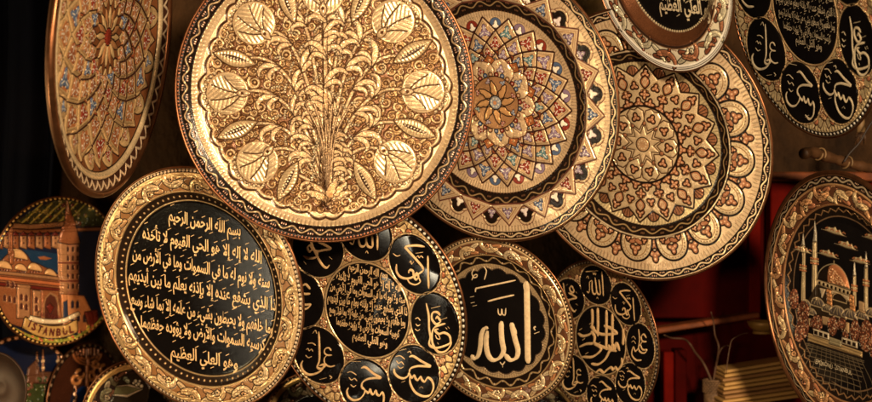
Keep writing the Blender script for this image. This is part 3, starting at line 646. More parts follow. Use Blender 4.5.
def plate_A():
    p = Plate('A', [(0, 0), (.78, .0), (.86, .03), (.93, .05), (1, .05)], 4, 'narrow sideways-turned plate at upper left, red and blue blossoms in gold lattice', name='lattice_plate')
    cv = Cv(640, (.64, .42, .19), .6); G = (.7, .48, .24); n = 16
    cols = [RUBY, (.34, .13, .06), (.42, .2, .09), BLUE, (.26, .09, .04), (.4, .17, .08)]
    cv.ring(0, .84, col=(.22, .08, .03), m=.3, base=-.006)
    for i in range(n):
        a = 2 * PI * (i + .5) / n; q = pol(.76, a); cv.disc(q[0], q[1], .075, col=G, m=.6, out=.008, amp=.015, rw=.03); blossom(cv, q[0], q[1], a, .036, cols[i % 6])
    diamonds(cv, [.82, .69, .57, .46, .36, .27, .19], n, cols, (.42, .16, .06), gc=G, lw=.01)
    for i in range(16):
        a = 2 * PI * i / 16; cv.poly(tf(lens(.15, .02), *pol(.04, a), a), col=(.5, .24, .1) if i % 2 else G, m=.5, out=.007, amp=.01, rw=.03)
    cv.disc(0, 0, .05, col=RUBY, m=.4, out=.008, amp=.01, rw=.04)
    cv.ring(.845, .885, col=(.85, .66, .4), m=.65, out=.006, amp=.014, rw=.02)
    cv.ring(.888, .978, col=(.05, .02, .012), m=.1, base=0); cv.zig(.93, .028, 58, .0075, col=(.8, .62, .42), m=.6, amp=.007, rw=.01)
    p.skin(cv, [('well', 0, .845), ('rim', .845, .888), ('border', .888, 1)], M_ENG); p.shell(.024)
def kursi(p, sc, lines, h, bold=.04):
    for t, (A, B) in zip(AYAT, lines): sc.line(t, p.loc(*A), p.loc(*B), h, bold)
def plate_G():
    p = Plate('G', [(q * .07, .035 * (q * .07) ** 2) for q in range(11)] + [(.77, .045), (.81, .075), (.9, .085), (1, .07)], 13, 'black plate filled with slanted lines of gold script, leafy gold rim, at lower left', name='script_plate')
    cv = Cv(720, GOLD, .7)
    floral_rim(cv, .8, .945, 22, field=(.3, .15, .06), gold=(.7, .48, .24), copper=(.62, .36, .17), pale=(.76, .56, .32), outl=.0065)
    cv.ring(.915, .95, col=(.7, .48, .24), m=.7, amp=.006, rw=.02); bead_edge(cv, .966, 170, .014, .0095, (.8, .62, .42))
    cv.ring(0, .715, col=(.005, .004, .004), m=.0); cv.ring(.715, .8, col=(.02, .012, .008), m=.05)
    cv.dots(.755, 84, .008, col=(.75, .5, .25), m=.7, amp=.008, rw=.01); cv.ring(.792, .804, col=(.72, .5, .25), m=.8, amp=.01, rw=.01); cv.ring(.715, .724, col=(.6, .42, .22), m=.8, amp=.006, rw=.006)
    o = p.skin(cv, [('well', 0, .72), ('dotted_ring', .72, .8), ('rim', .8, 1)], M_ENG); p.shell()
    sc = Script(p); kursi(p, sc, [((169,220),(241,236)), ((143,238),(262,263)), ((133,258),(270,288)), ((129,279),(276,311)), ((131,304),(273,334)), ((141,327),(265,351)), ((171,356),(238,369))], .134, .02); sc.build(M_SCRIPT, o['well'])
def flower_fill(cv, x, y, a, s, col, petals=3):
    for k in range(petals):
        b = a + (k - (petals - 1) / 2) * .9; q = (x + s * .62 * math.cos(b), y + s * .62 * math.sin(b)); cv.disc(q[0], q[1], s * .42, col=col, m=.55, out=.007, amp=.009, rw=s * .4)
    for k in range(petals):
        b = a + (k - (petals - 1) / 2) * .9; q = (x + s * .62 * math.cos(b), y + s * .62 * math.sin(b)); cv.disc(q[0], q[1], s * .17, col=(.8, .6, .38), m=.5, amp=.004, rw=.01)
    cv.disc(x, y, s * .4, col=(.7, .42, .22), m=.6, out=.006, amp=.01, rw=s * .3)
def medallions(key, slope, label, rot, n=900, gold=GOLD, copper=COPPER, order=None, center=None, mat=M_SCRIPT, bead=WHITE, rr=(.245, .27), rm=.685, group=None):
    p = Plate(key, [(0, 0), (.4, .0), (.86, .035), (.93, .05), (1, .04)], slope, label, name='medallion_plate', group=group)
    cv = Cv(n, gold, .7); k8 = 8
    for i in range(k8):
        a = rot + 2 * PI * (i + .5) / k8
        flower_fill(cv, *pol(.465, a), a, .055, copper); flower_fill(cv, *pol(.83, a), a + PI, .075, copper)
        P = arc_map([(-.14, .075), (-.1, .03), (-.05, .06), (0, -.01), (.05, .06), (.1, .03), (.14, .075)], .86, a); cv.stroke(smooth_line(P, 5), .006, col=(.06, .025, .015), m=.1, add=-.004)
        for sg in (-1, 1):
            q = pol(.6, a + sg * .05); cv.disc(q[0], q[1], .02, col=copper, m=.5, out=.006, amp=.008, rw=.02)
            q = pol(.87, a + sg * .13); cv.disc(q[0], q[1], .028, col=copper, m=.5, out=.007, amp=.01, rw=.02)
    for i in range(k8):
        a = rot + 2 * PI * i / k8; x, y = pol(rm, a); d = np.hypot((cv.X * math.cos(a) + cv.Y * math.sin(a) - rm) / rr[0], (-cv.X * math.sin(a) + cv.Y * math.cos(a)) / rr[1]) - 1
        cv.paint(np.abs(d * .25 - .004) - .006, col=(.8, .56, .3), m=.8, amp=.01, rw=.006, out=.004)
    cv.paint(np.abs(cv.R - .425) - .008, col=(.8, .56, .3), m=.8, amp=.01, rw=.008, out=.005)
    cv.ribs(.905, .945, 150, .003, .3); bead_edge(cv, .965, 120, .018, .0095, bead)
    p.skin(cv, [('rim', .9, 1), ('dish', 0, .9)], M_ENG); p.shell()
    for i in range(k8):
        a = rot + 2 * PI * i / k8; x, y = pol(rm, a); nm = order[i]
        o = flat_disc(p, x, y, rr[0] * .985, rr[1] * .985, a, M_ENAMEL, 'medallion', .006)
        if nm:
            sc = Script(p, .011)
            for s_ in NAMES[nm]:
                L = sum(math.dist(s_[q], s_[q + 1]) for q in range(len(s_) - 1)); w = .0125 if L > .9 else (.008 if L > .5 else .005)
                sc.stroke([(x + u * .235, y + v * .25) for u, v in s_], w, nib=.9)
            sc.build(mat, o)
    o = flat_disc(p, 0, 0, .42, .42, 0, M_ENAMEL, 'centre_medallion', .006)
    sc = Script(p, .011); center(p, sc); sc.build(mat, o)
    return p
def plate_I():
    def cen(p, sc): kursi(p, sc, [((349,269),(388,278)), ((337,279),(402,291)), ((331,289),(406,303)), ((328,300),(408,315)), ((330,312),(406,326)), ((337,324),(400,337)), ((353,338),(388,347))], .092, .03)
    medallions('I', 10, 'bright gold plate with black medallions, between the script plate and the single big word plate', math.radians(-0), 720, order=['osman', 'abubakr', 'allah', 'muhammad', 'omar', 'ali', 'hasan', 'husayn'], center=cen, group='plates with a ring of name medallions', gold=(.68, .45, .21))
def plate_F():
    def cen(p, sc):
        kursi(p, sc, [((786,-42),(818,-34)), ((779,-29),(828,-15)), ((776,-15),(834,2)), ((777,0),(837,17)), ((780,14),(836,30)), ((785,28),(832,42)), ((797,42),(823,50))], .085, .0)
    medallions('F', 22, 'black medallion plate with pale edging cut by the top right corner', math.radians(-4), 560, gold=(.84, .66, .38), copper=(.48, .19, .1), order=['osman', 'abubakr', 'allah', 'muhammad', 'omar', 'ali', 'hasan', 'husayn'], center=cen, mat=M_SCRIPT_PALE, group='plates with a ring of name medallions')
def plate_J():
    S = [[(222,70),(226,140),(222,205)], [(268,62),(270,180),(268,290)], [(338,78),(338,220),(336,400)], [(385,110),(386,230),(384,360)], [(472,230),(474,300),(470,360)], [(110,268),(150,288),(206,272),(238,232),(214,210),(256,256),(318,276),(430,270)], [(318,206),(372,226),(430,270)], [(120,376),(176,352),(232,344),(242,290),(214,250)]]
    S = [[(565 + x / 8.04, 300 + y / 8.04) for x, y in s] for s in S]
    S2 = [[(160,180),(214,178),(254,140),(216,112),(270,134),(330,152)], [(205,214),(240,216),(272,192),(290,160),(304,128)], [(225,258),(246,244),(266,256),(286,240),(302,232),(312,242),(322,232),(334,242),(346,232),(356,210),(354,184)], [(290,120),(300,150),(310,118),(318,150),(328,112),(344,150)]]
    S2 = [[(550 + x / 4.9, 320 + y / 4.9) for x, y in s] for s in S2]
    def cen(p, sc):
        for s_ in S + S2: sc.stroke(p.locs(s_), .024, nib=.6)
        for x, y in ((575,322),(583,340),(586,354),(598,344),(612,322),(590,324),(580,330)): q = np.array(p.loc(x, y)); sc.stroke([q, q + [.05, .03]], .008)
    medallions('J', 10, 'small shade-darkened medallion plate with tall stacked script at its centre, below the trefoil plate', math.radians(2), 420, gold=(.22, .13, .055), copper=(.17, .05, .025), order=['omar', 'abubakr', 'allah', 'muhammad', 'osman', 'ali', 'hasan', 'husayn'], center=cen, mat=M_SCRIPT, bead=(.4, .3, .2), group='plates with a ring of name medallions')  # gold, copper and beads darkened: the plate's shade is in its colours
def plate_K():
    p = Plate('K', [(0, 0), (.6, .0), (.72, .02), (.8, .06), (.88, .075), (1, .06)], 6, 'plate with one large gold word on a black scalloped field, bottom centre', name='calligraphy_plate')
    cv = Cv(640, (.66, .46, .24), .7)
    floral_rim(cv, .775, .935, 18, field=(.12, .05, .025), gold=(.7, .5, .27), copper=(.55, .25, .11), pale=(.74, .58, .36))
    cv.ring(.925, .945, col=(.76, .55, .3), m=.75, amp=.01, rw=.012); bead_edge(cv, .963, 140, .016, .009, (.8, .56, .32))
    cv.ring(.665, .778, col=BLACK, m=.05, base=0); cv.wave(.72, .026, 22, .007, col=(.62, .42, .2), m=.7, amp=.006, rw=.01)
    for ph, rc in ((.07, .742), (.21, .7)): cv.dots(rc, 22, .0085, ph=ph, col=(.85, .66, .45), m=.6, amp=.005, rw=.01)
    cv.ring(.768, .78, col=(.62, .42, .2), m=.8, amp=.008, rw=.01)
    cv.ring(0, .664, col=(.72, .52, .29), m=.7); cv.ribs(.55, .664, 130, .002, .2)
    th = cv.T; sc_ = .6 + .032 * np.abs(np.sin(10 * th)); d = cv.R - sc_
    cv.paint(np.abs(d) - .012, col=(.06, .03, .02), m=.1); cv.paint(np.abs(d - .002) - .005, col=(.8, .6, .36), m=.8, amp=.006, rw=.006)
    cv.paint(d + .012, col=(.006, .005, .005), m=0)
    o = p.skin(cv, [('well', 0, .61), ('gold_ring', .61, .665), ('black_ring', .665, .778), ('rim', .778, 1)], M_ENG); p.shell()
    sc = Script(p, .006); k = lambda *s: [p.loc(x, y) for x, y in s]
    a = p.loc(527, 284)
    sc.stroke(k((526.6,281),(527.2,300),(527.6,325),(527.9,350),(528.2,363)), .036, sm=5)
    sc.stroke(k((526.5,281.5),(524.5,284.5),(525,290)), .012)
    sc.stroke(k((511.9,322.4),(513,329),(515.6,340),(518.2,350),(516.5,357.5),(510.4,359.6),(505,354)), .034, nib=.5)
    sc.stroke(k((513.5,325),(516,330),(516.5,334)), .009)
    sc.stroke(k((502,321),(501.5,328),(502.2,340),(503.7,350.8),(499.3,358),(492.5,359.5),(487.8,353),(486.3,341),(487.8,330.5)), .035, nib=.5)
    sc.stroke(k((488.6,327.6),(484.5,328.5),(481.6,335),(480.6,345.8),(478.6,354.8),(475.0,358.2),(471.2,355.2)), .033, nib=.5)
    sc.stroke(k((498.2,308.5),(498.8,313.5),(501.2,314.5),(502,309),(502.8,314),(505.4,314.4),(506,308)), .007)
    sc.stroke(k((475.6,292),(476.2,288.5),(480,287.5),(500,283.4),(516,280)), .0085)
    sc.stroke(k((488,301.2),(500,298),(514.5,294.8)), .009)
    sc.stroke(k((472,280),(474,275.5),(477,274.4),(477,276.6),(474,277.4),(472.2,273),(474.5,268.4)), .006)
    sc.stroke(k((483.6,266),(486.6,271),(484.6,279.6)), .006)
    sc.stroke(k((536,326.4),(534.2,327.6),(535.4,330.2)), .008); sc.stroke(k((534.4,333.6),(539.6,331.6)), .007)
    sc.stroke(k((500.2,361.8),(502.6,364.4),(505.2,361.4)), .006); sc.stroke(k((502.8,364.4),(503,367.2)), .006)
    for x, y in ((470.5,297),(471,303),(473,306)): sc.stroke(k((x, y), (x + 4, y - 1)), .005)
    sc.build(M_SCRIPT_BOLD, o['well'])
def plate_E():
    p = Plate('E', [(0, -.05), (.56, -.045), (.6, -.03), (.7, .05), (.74, .06), (1, .07)], 10, 'white rimmed plate with copper inner wall and black script centre at the top edge', name='white_rim_plate')
    cv = Cv(560, (.92, .88, .8), .2)
    floral_rim(cv, .755, .925, 14, field=(.7, .64, .5), gold=(.72, .66, .48), copper=(.26, .085, .045), pale=(.4, .17, .09), outl=.009)
    cv.ring(.922, .945, col=(.93, .9, .83), m=.15, base=0)
    cv.ring(.942, .95, col=BLACK, m=0); cv.ring(.96, .97, col=BLACK, m=0)
    cv.ring(.72, .752, col=(.03, .015, .01), m=.1); cv.ring(.748, .756, col=(.5, .26, .12), m=.8)
    cv.ring(.6, .722, col=(.17, .065, .028), m=.7); cv.ring(0, .6, col=(.006, .005, .005), m=0)
    cv.dots(.592, 110, .01, stretch=.8, col=(.8, .66, .42), m=.7, amp=.008, rw=.01)
    o = p.skin(cv, [('well', 0, .6), ('copper_wall', .6, .722), ('rim', .722, 1)], M_ENG); p.shell(.01)
    sc = Script(p); kursi(p, sc, [((640,-78),(668,-75)), ((630,-62),(684,-56)), ((628,-48),(694,-40)), ((632,-34),(702,-24)), ((636,-20),(708,-8)), ((646,-7),(716,5)), ((660,9),(711,19))], .2, .02); sc.build(M_SCRIPT_PALE, o['well'])
def plate_H():
    p = Plate('H', [(0, 0), (.6, .0), (.7, .02), (.76, .05), (.88, .06), (1, .05)], 17, 'plate with gold mosque and minarets on black, leafy copper rim, at right edge', name='mosque_plate')
    cv = Cv(820, GOLD, .65); k = lambda *s: p.locs(s)
    floral_rim(cv, .745, .89, 22, field=(.1, .04, .02), gold=(.66, .48, .26), copper=(.48, .2, .1), pale=(.56, .3, .14))
    cv.ring(.885, .9, col=(.72, .42, .2), m=.8, amp=.008, rw=.01); wave_band(cv, .9, .965, 36, (.5, .4, .26), .0075, (.5, .3, .2)); cv.ring(.962, .98, col=(.62, .3, .14), m=.85)
    cv.ring(.655, .745, col=(.012, .008, .006), m=.1, base=0); cv.zig(.7, .013, 46, .0045, col=(.34, .19, .09), m=.7, amp=.007, rw=.008); cv.ring(.735, .748, col=(.55, .28, .13), m=.85, amp=.01, rw=.008)
    cv.ring(0, .655, col=(.006, .005, .005), m=0); cv.ring(.648, .656, col=(.3, .18, .1), m=.7)
    g1 = (.6, .44, .24); cu = (.5, .2, .09); O = dict(m=.6, out=.004, oc=(.03, .015, .01), amp=.01, rw=.02)
    for (x, yt, ys, yb, yk, w) in ((803, 233, 246, 303, 268, 2.0), (814.5, 220, 242, 300, 261, 2.5), (854.3, 260.5, 276, 306, 288, 1.7), (866, 251.5, 268, 312, 283, 1.8), (878, 258, 270, 312, 290, 2), (887, 268, 276, 316, 296, 2)):
        cv.poly(k((x, yt), (x + w * .8, ys), (x - w * .8, ys)), col=(.55, .48, .36), **O)
        cv.poly(k((x - w * .8, ys), (x + w * .8, ys), (x + w, yb), (x - w, yb)), hatch=(0, .02, .002), col=(.56, .42, .24), **O)
        for d in (-2.4, 0, 2.4): cv.stroke(k((x - w * 1.5, yk + d - .6), (x + w * 1.5, yk + d + .6)), .007, col=cu if d else g1, m=.6, amp=.006, rw=.006)
    def cloud(x0, y0, x1, y1):
        n = 9; P = [(x0, y0)]
        for i in range(n + 1):
            t = i / n; P.append((x0 + (x1 - x0) * (.1 + .8 * t), y0 + (y1 - y0) * (.1 + .8 * t) - 5 * math.sin(PI * t) * (1 + .45 * math.cos(i * 2.7))))
        P.append((x1, y1)); P.append(((x0 + x1) / 2, (y0 + y1) / 2 + 1)); cv.poly(k(*P), col=(.6, .48, .28), **O)
        for i in range(2, n, 2): t = i / n; x = x0 + (x1 - x0) * t; y = y0 + (y1 - y0) * t; cv.stroke(k((x - 1.5, y - 2.6), (x, y - 3.4), (x + 1.5, y - 2)), .005, col=cu, m=.6)
    for c in ((821.6,229,846.4,236.6), (835,243.5,857.8,250.5), (792.5,249,812,253.7), (816.6,252.4,838.8,258.8), (849.6,260,869.9,264.5), (862,236,884,243)): cloud(*c)
    dome = [(817.5,279.5),(819,273),(823,268),(828,265.3),(834,264.5),(839,267),(843.5,272),(847,279),(849.5,288.5)]
    cv.poly(k(*smooth_line(dome, 4)), col=(.012, .008, .006), m=0, out=.006, oc=(.45, .36, .22), om=.6, amp=.012, rw=.05)
    cv.poly(k(*smooth_line([(830,266),(834,264.5),(839,267),(843.5,272),(847,279),(849.5,288.5)], 4), (828,282), (828.5,272)), col=cu, m=.5, amp=.008, rw=.05)
    for i in range(90):
        t = RS.uniform(.05, .95); u = RS.uniform(0, 1); x = 829 + 19 * t; yt = 265.5 + 21 * t ** 1.7; yb = 283 + t * 5; q = p.loc(x, yt + 1 + (yb - yt - 2) * u); cv.disc(q[0], q[1], .006, col=(.72, .42, .22), m=.6, amp=.006, rw=.006)
    cv.stroke(k((834, 264.5), (834, 261)), .005, col=g1, m=.6)
    cv.poly(k((817, 279.5), (850.5, 291), (849, 296.5), (817.5, 284.5)), col=(.56, .42, .24), **O)
    for i in range(8):
        x = 818.6 + i * 4.05; y = 280.8 + i * 1.42; cv.poly(k((x, y), (x + 2.3, y + .8), (x + 2.3, y + 4.2), (x, y + 3.4)), col=BLACK, m=0, add=-.004)
    cv.poly(k((817, 284.5), (850, 297), (852, 318), (842, 322), (806, 312), (808, 300)), col=(.03, .02, .012), m=.2)
    cv.poly(k((829, 289), (851, 297), (851, 303), (846, 300.5), (840, 294.5), (834, 293), (829.5, 296)), col=(.68, .52, .32), **O)
    cv.poly(k(*[(839.5 + 7 * math.cos(t) , 301 - 7 * math.sin(t) + 2.2 * math.cos(t)) for t in np.linspace(0, PI, 12)]), col=(.02, .012, .008), m=0, out=.005, oc=g1, om=.6)
    for x0, y0 in ((826.5, 289), (849.5, 294.5)): cv.poly(k((x0, y0), (x0 + 5, y0 + 1.4), (x0 + 5.6, y0 + 18), (x0 + .4, y0 + 16)), hatch=(1.5, .03, .003), col=(.6, .28, .11), **O)
    cv.poly(k((820, 288), (825.5, 289.5), (822, 298)), col=(.7, .54, .34), **O)
    for (x, y, r) in ((818, 306, 6.5), (827.5, 311, 5), (838, 316, 8), (850, 318, 7), (862, 318, 6), (812, 314, 4), (872, 316, 6), (806, 305, 4)):   # lesser domes with ribs
        P = [(x + r * math.cos(t), y + .3 * r * math.cos(t) - r * 1.15 * math.sin(t)) for t in np.linspace(0, PI, 14)]
        cv.poly(k(*P), col=(.09, .07, .06), m=.3, out=.008, oc=(.6, .46, .28), om=.7, amp=.014, rw=.05)
        for u in (-.5, 0, .5): cv.stroke(k((x + u * .3 * r, y - r * 1.1), (x + u * r, y - .2 * r + u * r * .3)), .004, col=(.5, .38, .22), m=.6)
    for (x, y, w, h_) in ((862, 306, 3, 10), (812, 322, 5, 8), (845, 326, 4, 10), (826, 320, 4, 8)): cv.poly(k((x - w, y - h_ / 2), (x + w, y - h_ / 2 + 2), (x + w, y + h_ / 2 + 2), (x - w, y + h_ / 2)), col=(.58, .38, .2), **O)
    for (x, y, rx, ry) in ((793.8,299,4.5,10), (803,312,6,11), (803,325,6,13), (816.6,323,6,8), (832.5,326,4.6,10), (841,324,5,6), (854.6,331,4.8,11), (866,336,7,16), (798,334,5,9), (876,345,7,16), (845,335,3,5)):
        P = [(x + rx * math.cos(t), y + ry * math.sin(t)) for t in np.linspace(0, 2 * PI, 18, endpoint=False)]; cv.poly(k(*P), col=(.1, .035, .02), m=.3, out=.005, amp=.008, rw=.05)
        for i in range(int(rx * ry * 1.1)):
            a = RS.uniform(0, 2 * PI); u = math.sqrt(RS.uniform()); q = p.loc(x + rx * u * math.cos(a), y + ry * u * math.sin(a)); cv.disc(q[0], q[1], .0056, col=(.42, .16, .08) if i % 3 else (.6, .42, .27), m=.5, amp=.003, rw=.007)
    cv.poly(k((808, 333), (862, 352), (862, 357.5), (808, 341)), hatch=(PI / 2, .028, .003), col=(.55, .38, .18), **O)
    cv.poly(k((829.5, 337), (841.5, 341), (841.5, 347), (829.5, 343.5)), col=(.4, .34, .2), **O)
    for x0, y0 in ((813.5, 328.5), (841.8, 337)):
        cv.poly(k((x0, y0), (x0 + 15.5, y0 + 5), (x0 + 15.5, y0 + 11.5), (x0, y0 + 6.5)), col=(.72, .6, .42), **O)
        for i in range(3): x = x0 + 1.2 + i * 5; y = y0 + 1.6 + i * 1.6; cv.poly(k((x, y), (x + 3.4, y + 1.1), (x + 3.4, y + 5), (x, y + 3.9)), col=BLACK, m=0)
    cv.poly(k((807, 342), (862, 358.5), (858, 366), (848, 380), (835, 383), (822, 376), (812, 362)), col=(.02, .016, .012), m=.2)
    for i in range(9): t = (i / 8) ** 1.5; cv.stroke(k((805 + 8 * t, 343 + 36 * t), (864 - 4 * t, 361 + 32 * t)), .0022, col=(.2, .15, .09), m=.5, add=.002)
    for i in range(13): x = 809 + i * 4.3; y = 343 + i * 1.35; cv.stroke(k((x, y), (x + (i - 6) * 2.6 - 1, y + 40)), .002, col=(.2, .15, .09), m=.5, add=.002)
    o = p.skin(cv, [('well', 0, .655), ('zigzag_ring', .655, .745), ('rim', .745, 1)], M_ENG); p.shell(.018)
    sc = Script(p, .01); sc.line('EMİNÖNÜ', p.loc(816.5, 363.6), p.loc(833.5, 368.6), .05, .0, False); sc.line('İSTANBUL', p.loc(836, 369.4), p.loc(853, 374.6), .05, .0, False); sc.build(M_SCRIPT_PALE, o['well'], 'caption')
def plate_L():
    p = Plate('L', [(0, 0), (.9, .01), (.96, .02), (1, .0)], 0, 'painted relief plate with orange mosque, tower and ISTANBUL banner at the left edge', name='souvenir_plate')
    cv = Cv(520, (.006, .01, .03), .1); k = lambda *s: p.locs(s); O = dict(m=.4, out=.008, oc=(.03, .012, .008), amp=.03, rw=.04)
    orange = (.25, .09, .035); red = (.13, .018, .012); cream = (.33, .17, .08)
    cv.poly(k((8,226),(25,216),(42,206),(58,198),(72,194),(88,198),(104,208),(106,222),(100,226)), col=(.035, .035, .012), **O)
    for i in range(150):
        x = RS.uniform(18, 100); y = RS.uniform(198, 226); 
        if y < 194 + abs(x - 72) * .45: continue
        q = p.loc(x, y); cv.disc(q[0], q[1], RS.uniform(.012, .03), col=((.05, .055, .015), (.16, .12, .03), (.02, .028, .012), (.07, .02, .01))[i % 4], m=.2, amp=.02, rw=.02)
    for i in range(6): x = 20 + i * 9; cv.stroke(k((x, 224), (x + 22, 204 - i * .6)), .012, col=(.3, .25, .05), m=.2, amp=.015, rw=.012)
    cv.poly(k((-10,246),(0,247),(30,250),(60,254),(60,274),(-10,268)), col=(.008, .03, .075), m=.2, amp=.0, rw=.05)
    cv.stroke(k((-8,224),(30,227),(75,223)), .03, col=cream, m=.5, out=.01, amp=.025, rw=.03); cv.stroke(k((-8,229.5),(30,231.5),(100,229)), .02, col=orange, m=.5, out=.01, amp=.025, rw=.02)
    for i in range(8):
        x = -4 + i * 8; cv.poly(k((x, 235), (x + 6.5, 234.5), (x + 6.5, 249), (x, 247)), col=cream if i % 2 else orange, **O); cv.poly(k((x - .5, 235.6), (x + 3, 231.6), (x + 7, 235)), col=red, **O)
        for yy in (238, 243): q = p.loc(x + 3, yy); cv.disc(q[0], q[1], .014, col=(.08, .03, .02), m=0, add=-.006)
    cv.poly(k((38,257),(44,256),(52,258.5),(46,260),(40,259.5)), col=orange, m=.3, amp=.02, rw=.03)
    # mosque body
    cv.poly(k((-12,266),(0,262),(6,256),(12,250.5),(20,249.5),(27,255),(31,262),(38,264),(46,268),(52,270),(58,275),(66,276),(68,332),(30,330),(-12,316)), col=orange, m=.45, out=.008, amp=.035, rw=.05)
    for (x, y, r) in ((18, 258, 9), (4, 268, 7), (34, 270, 7), (50, 275, 6), (20, 270, 6)):
        P = [(x + r * math.cos(t), y + r * .2 * math.cos(t) - r * math.sin(t)) for t in np.linspace(0, PI, 12)]; cv.poly(k(*P), col=(.66, .4, .18), **O)
        for u in (-.6, -.2, .2, .6): q = p.loc(x + u * r, y + 1.8); cv.disc(q[0], q[1], .014, col=(.06, .02, .015), m=0, add=-.008)
    for y0 in (276, 281.5, 287.5): cv.poly(k((-10, y0 - 6), (30, y0 - 2), (66, y0 + 2), (66, y0 + 5), (30, y0 + 1), (-10, y0 - 3)), col=(red, cream, (.5, .16, .06))[int(y0 / 5) % 3], **O)
    for (x0, y0, w, h_) in ((16, 284, 13, 34), (32, 290, 8, 26), (40, 290, 18, 34)): cv.poly(k((x0, y0), (x0 + w, y0 + 1), (x0 + w, y0 + h_), (x0, y0 + h_)), col=cream if w < 18 else orange, **O)
    cv.poly(k((43.5, 322), (43.5, 304), (45, 298), (49, 294), (54, 297), (56.5, 304), (57, 322)), col=(.07, .02, .012), m=0, out=.02, oc=cream, om=.5, add=-.02)
    cv.poly(k((45, 306), (49, 303), (53, 307), (49, 314)), col=red, **O)
    for (x, y) in ((20, 297), (25, 298), (20, 306), (25, 307), (35, 300), (35, 308), (7, 284), (12, 285), (4, 298), (9, 299), (14, 300)): cv.poly(k((x - 1.5, y + 3), (x - 1.5, y - 2), (x, y - 4), (x + 1.5, y - 2), (x + 1.5, y + 3)), col=(.06, .02, .015), m=0, out=.006, oc=cream, om=.4, add=-.01)
    # tower
    cv.poly(k((58, 240), (79, 242), (78, 296), (60, 294)), col=(.3, .13, .07), m=.4, out=.01, amp=.045, rw=.07)
    cv.poly(k((57, 238), (66, 237), (66, 296), (59, 294)), col=cream, m=.4, amp=.02, rw=.02)
    cv.poly(k((66.5, 201), (70, 212), (76, 228), (80, 243), (68, 244), (57.5, 242), (63, 224)), col=orange, m=.45, out=.01, amp=.04, rw=.06)
    cv.stroke(k((66.5, 200), (66.5, 214)), .012, col=cream, m=.5, amp=.02, rw=.012)
    for j, y in enumerate((249, 258, 267, 276, 286)):
        for x in (67, 72, 77): cv.poly(k((x - 1.2, y + 2.6), (x - 1.2, y - 1.5), (x, y - 3), (x + 1.2, y - 1.5), (x + 1.2, y + 2.6)), col=(.03, .012, .012), m=0, out=.008, oc=cream, om=.4, add=-.01)
        cv.stroke(k((58, y + 4.6), (78.5, y + 4.9)), .008, col=red if j % 2 else cream, m=.4, amp=.015, rw=.01)
    cv.stroke(k((10, 206), (10.5, 250)), .022, col=(.35, .14, .06), m=.4, out=.006, amp=.03, rw=.02); cv.stroke(k((10.3, 228), (10.6, 262)), .032, col=orange, m=.4, out=.006, amp=.03, rw=.03)
    cv.poly(k((60, 294), (84, 296), (92, 312), (94, 330), (62, 332)), col=(.5, .22, .09), **O)
    for (x, y) in ((72, 304), (77, 304), (72, 318), (78, 317), (84, 318)): cv.poly(k((x - 1.4, y + 4), (x - 1.4, y - 2), (x, y - 4), (x + 1.4, y - 2), (x + 1.4, y + 4)), col=(.02, .015, .03), m=0, out=.008, oc=cream, om=.4, add=-.01)
    cv.poly(k((62, 302), (66, 300), (67.5, 318), (62, 318)), col=(.02, .03, .06), m=0, out=.006)
    cv.poly(k((84, 312), (97, 310), (99, 322), (88, 328)), col=red, **O)
    # banner and green foot
    low = [(-12,312),(0,318),(12,326),(28,334),(44,339),(60,340),(76,336),(90,328),(102,316),(104,330),(60,352),(20,342),(-14,330)]
    cv.poly(k(*low), col=(.3, .3, .05), **O)
    for i in range(90): x = RS.uniform(-5, 100); y = 322 + 21 * math.sin(PI * np.clip((x + 5) / 105, 0, 1)) + RS.uniform(-5, 2); q = p.loc(x, y); cv.disc(q[0], q[1], .02, col=((.5, .4, .06), (.25, .3, .05), (.5, .12, .05))[i % 3], m=.2, amp=.02, rw=.02)
    cv.poly(k(*smooth_line([(24,317),(36,323),(50,326),(64,325),(76,320)], 4), *smooth_line([(77,332),(64,337),(50,338),(36,335),(22,327)], 4)), col=(.5, .32, .11), m=.3, out=.012, amp=.02, rw=.03)
    cv.stroke(k(*smooth_line([(30,318),(42,321),(56,321.5),(66,319),(77,314)], 5)), .03, col=(.78, .66, .44), m=.4, out=.008, amp=.03, rw=.03)
    bead_edge(cv, .965, 90, .02, .013, (.75, .5, .15))
    o = p.skin(cv, [('relief', 0, .945), ('beaded_rim', .945, 1)], M_ENG2); p.shell(.016)
    sc = Script(p, .05)
    for ch, (x, y, a) in zip('ISTANBUL', ((26.4,326.5,24), (31,329.5,24), (36.8,332,20), (42.8,334,12), (49.6,335.2,4), (56.6,335.2,-4), (63.4,334.2,-10), (70,332.2,-18))):
        w = 2.2 if ch != 'I' else .7; ca, sa = math.cos(math.radians(a)), math.sin(math.radians(a)); sc.line(ch, p.loc(x - w * ca, y - w * sa), p.loc(x + w * ca, y + w * sa), .135, .03, False)
    sc.build(M_RED, o['relief'], 'lettering')
    sc = Script(p, .055); sc.line('Turkiye', p.loc(33, 314.5), p.loc(57, 318.5), .09, .01, False); sc.build(M_RED, o['relief'], 'small_lettering')
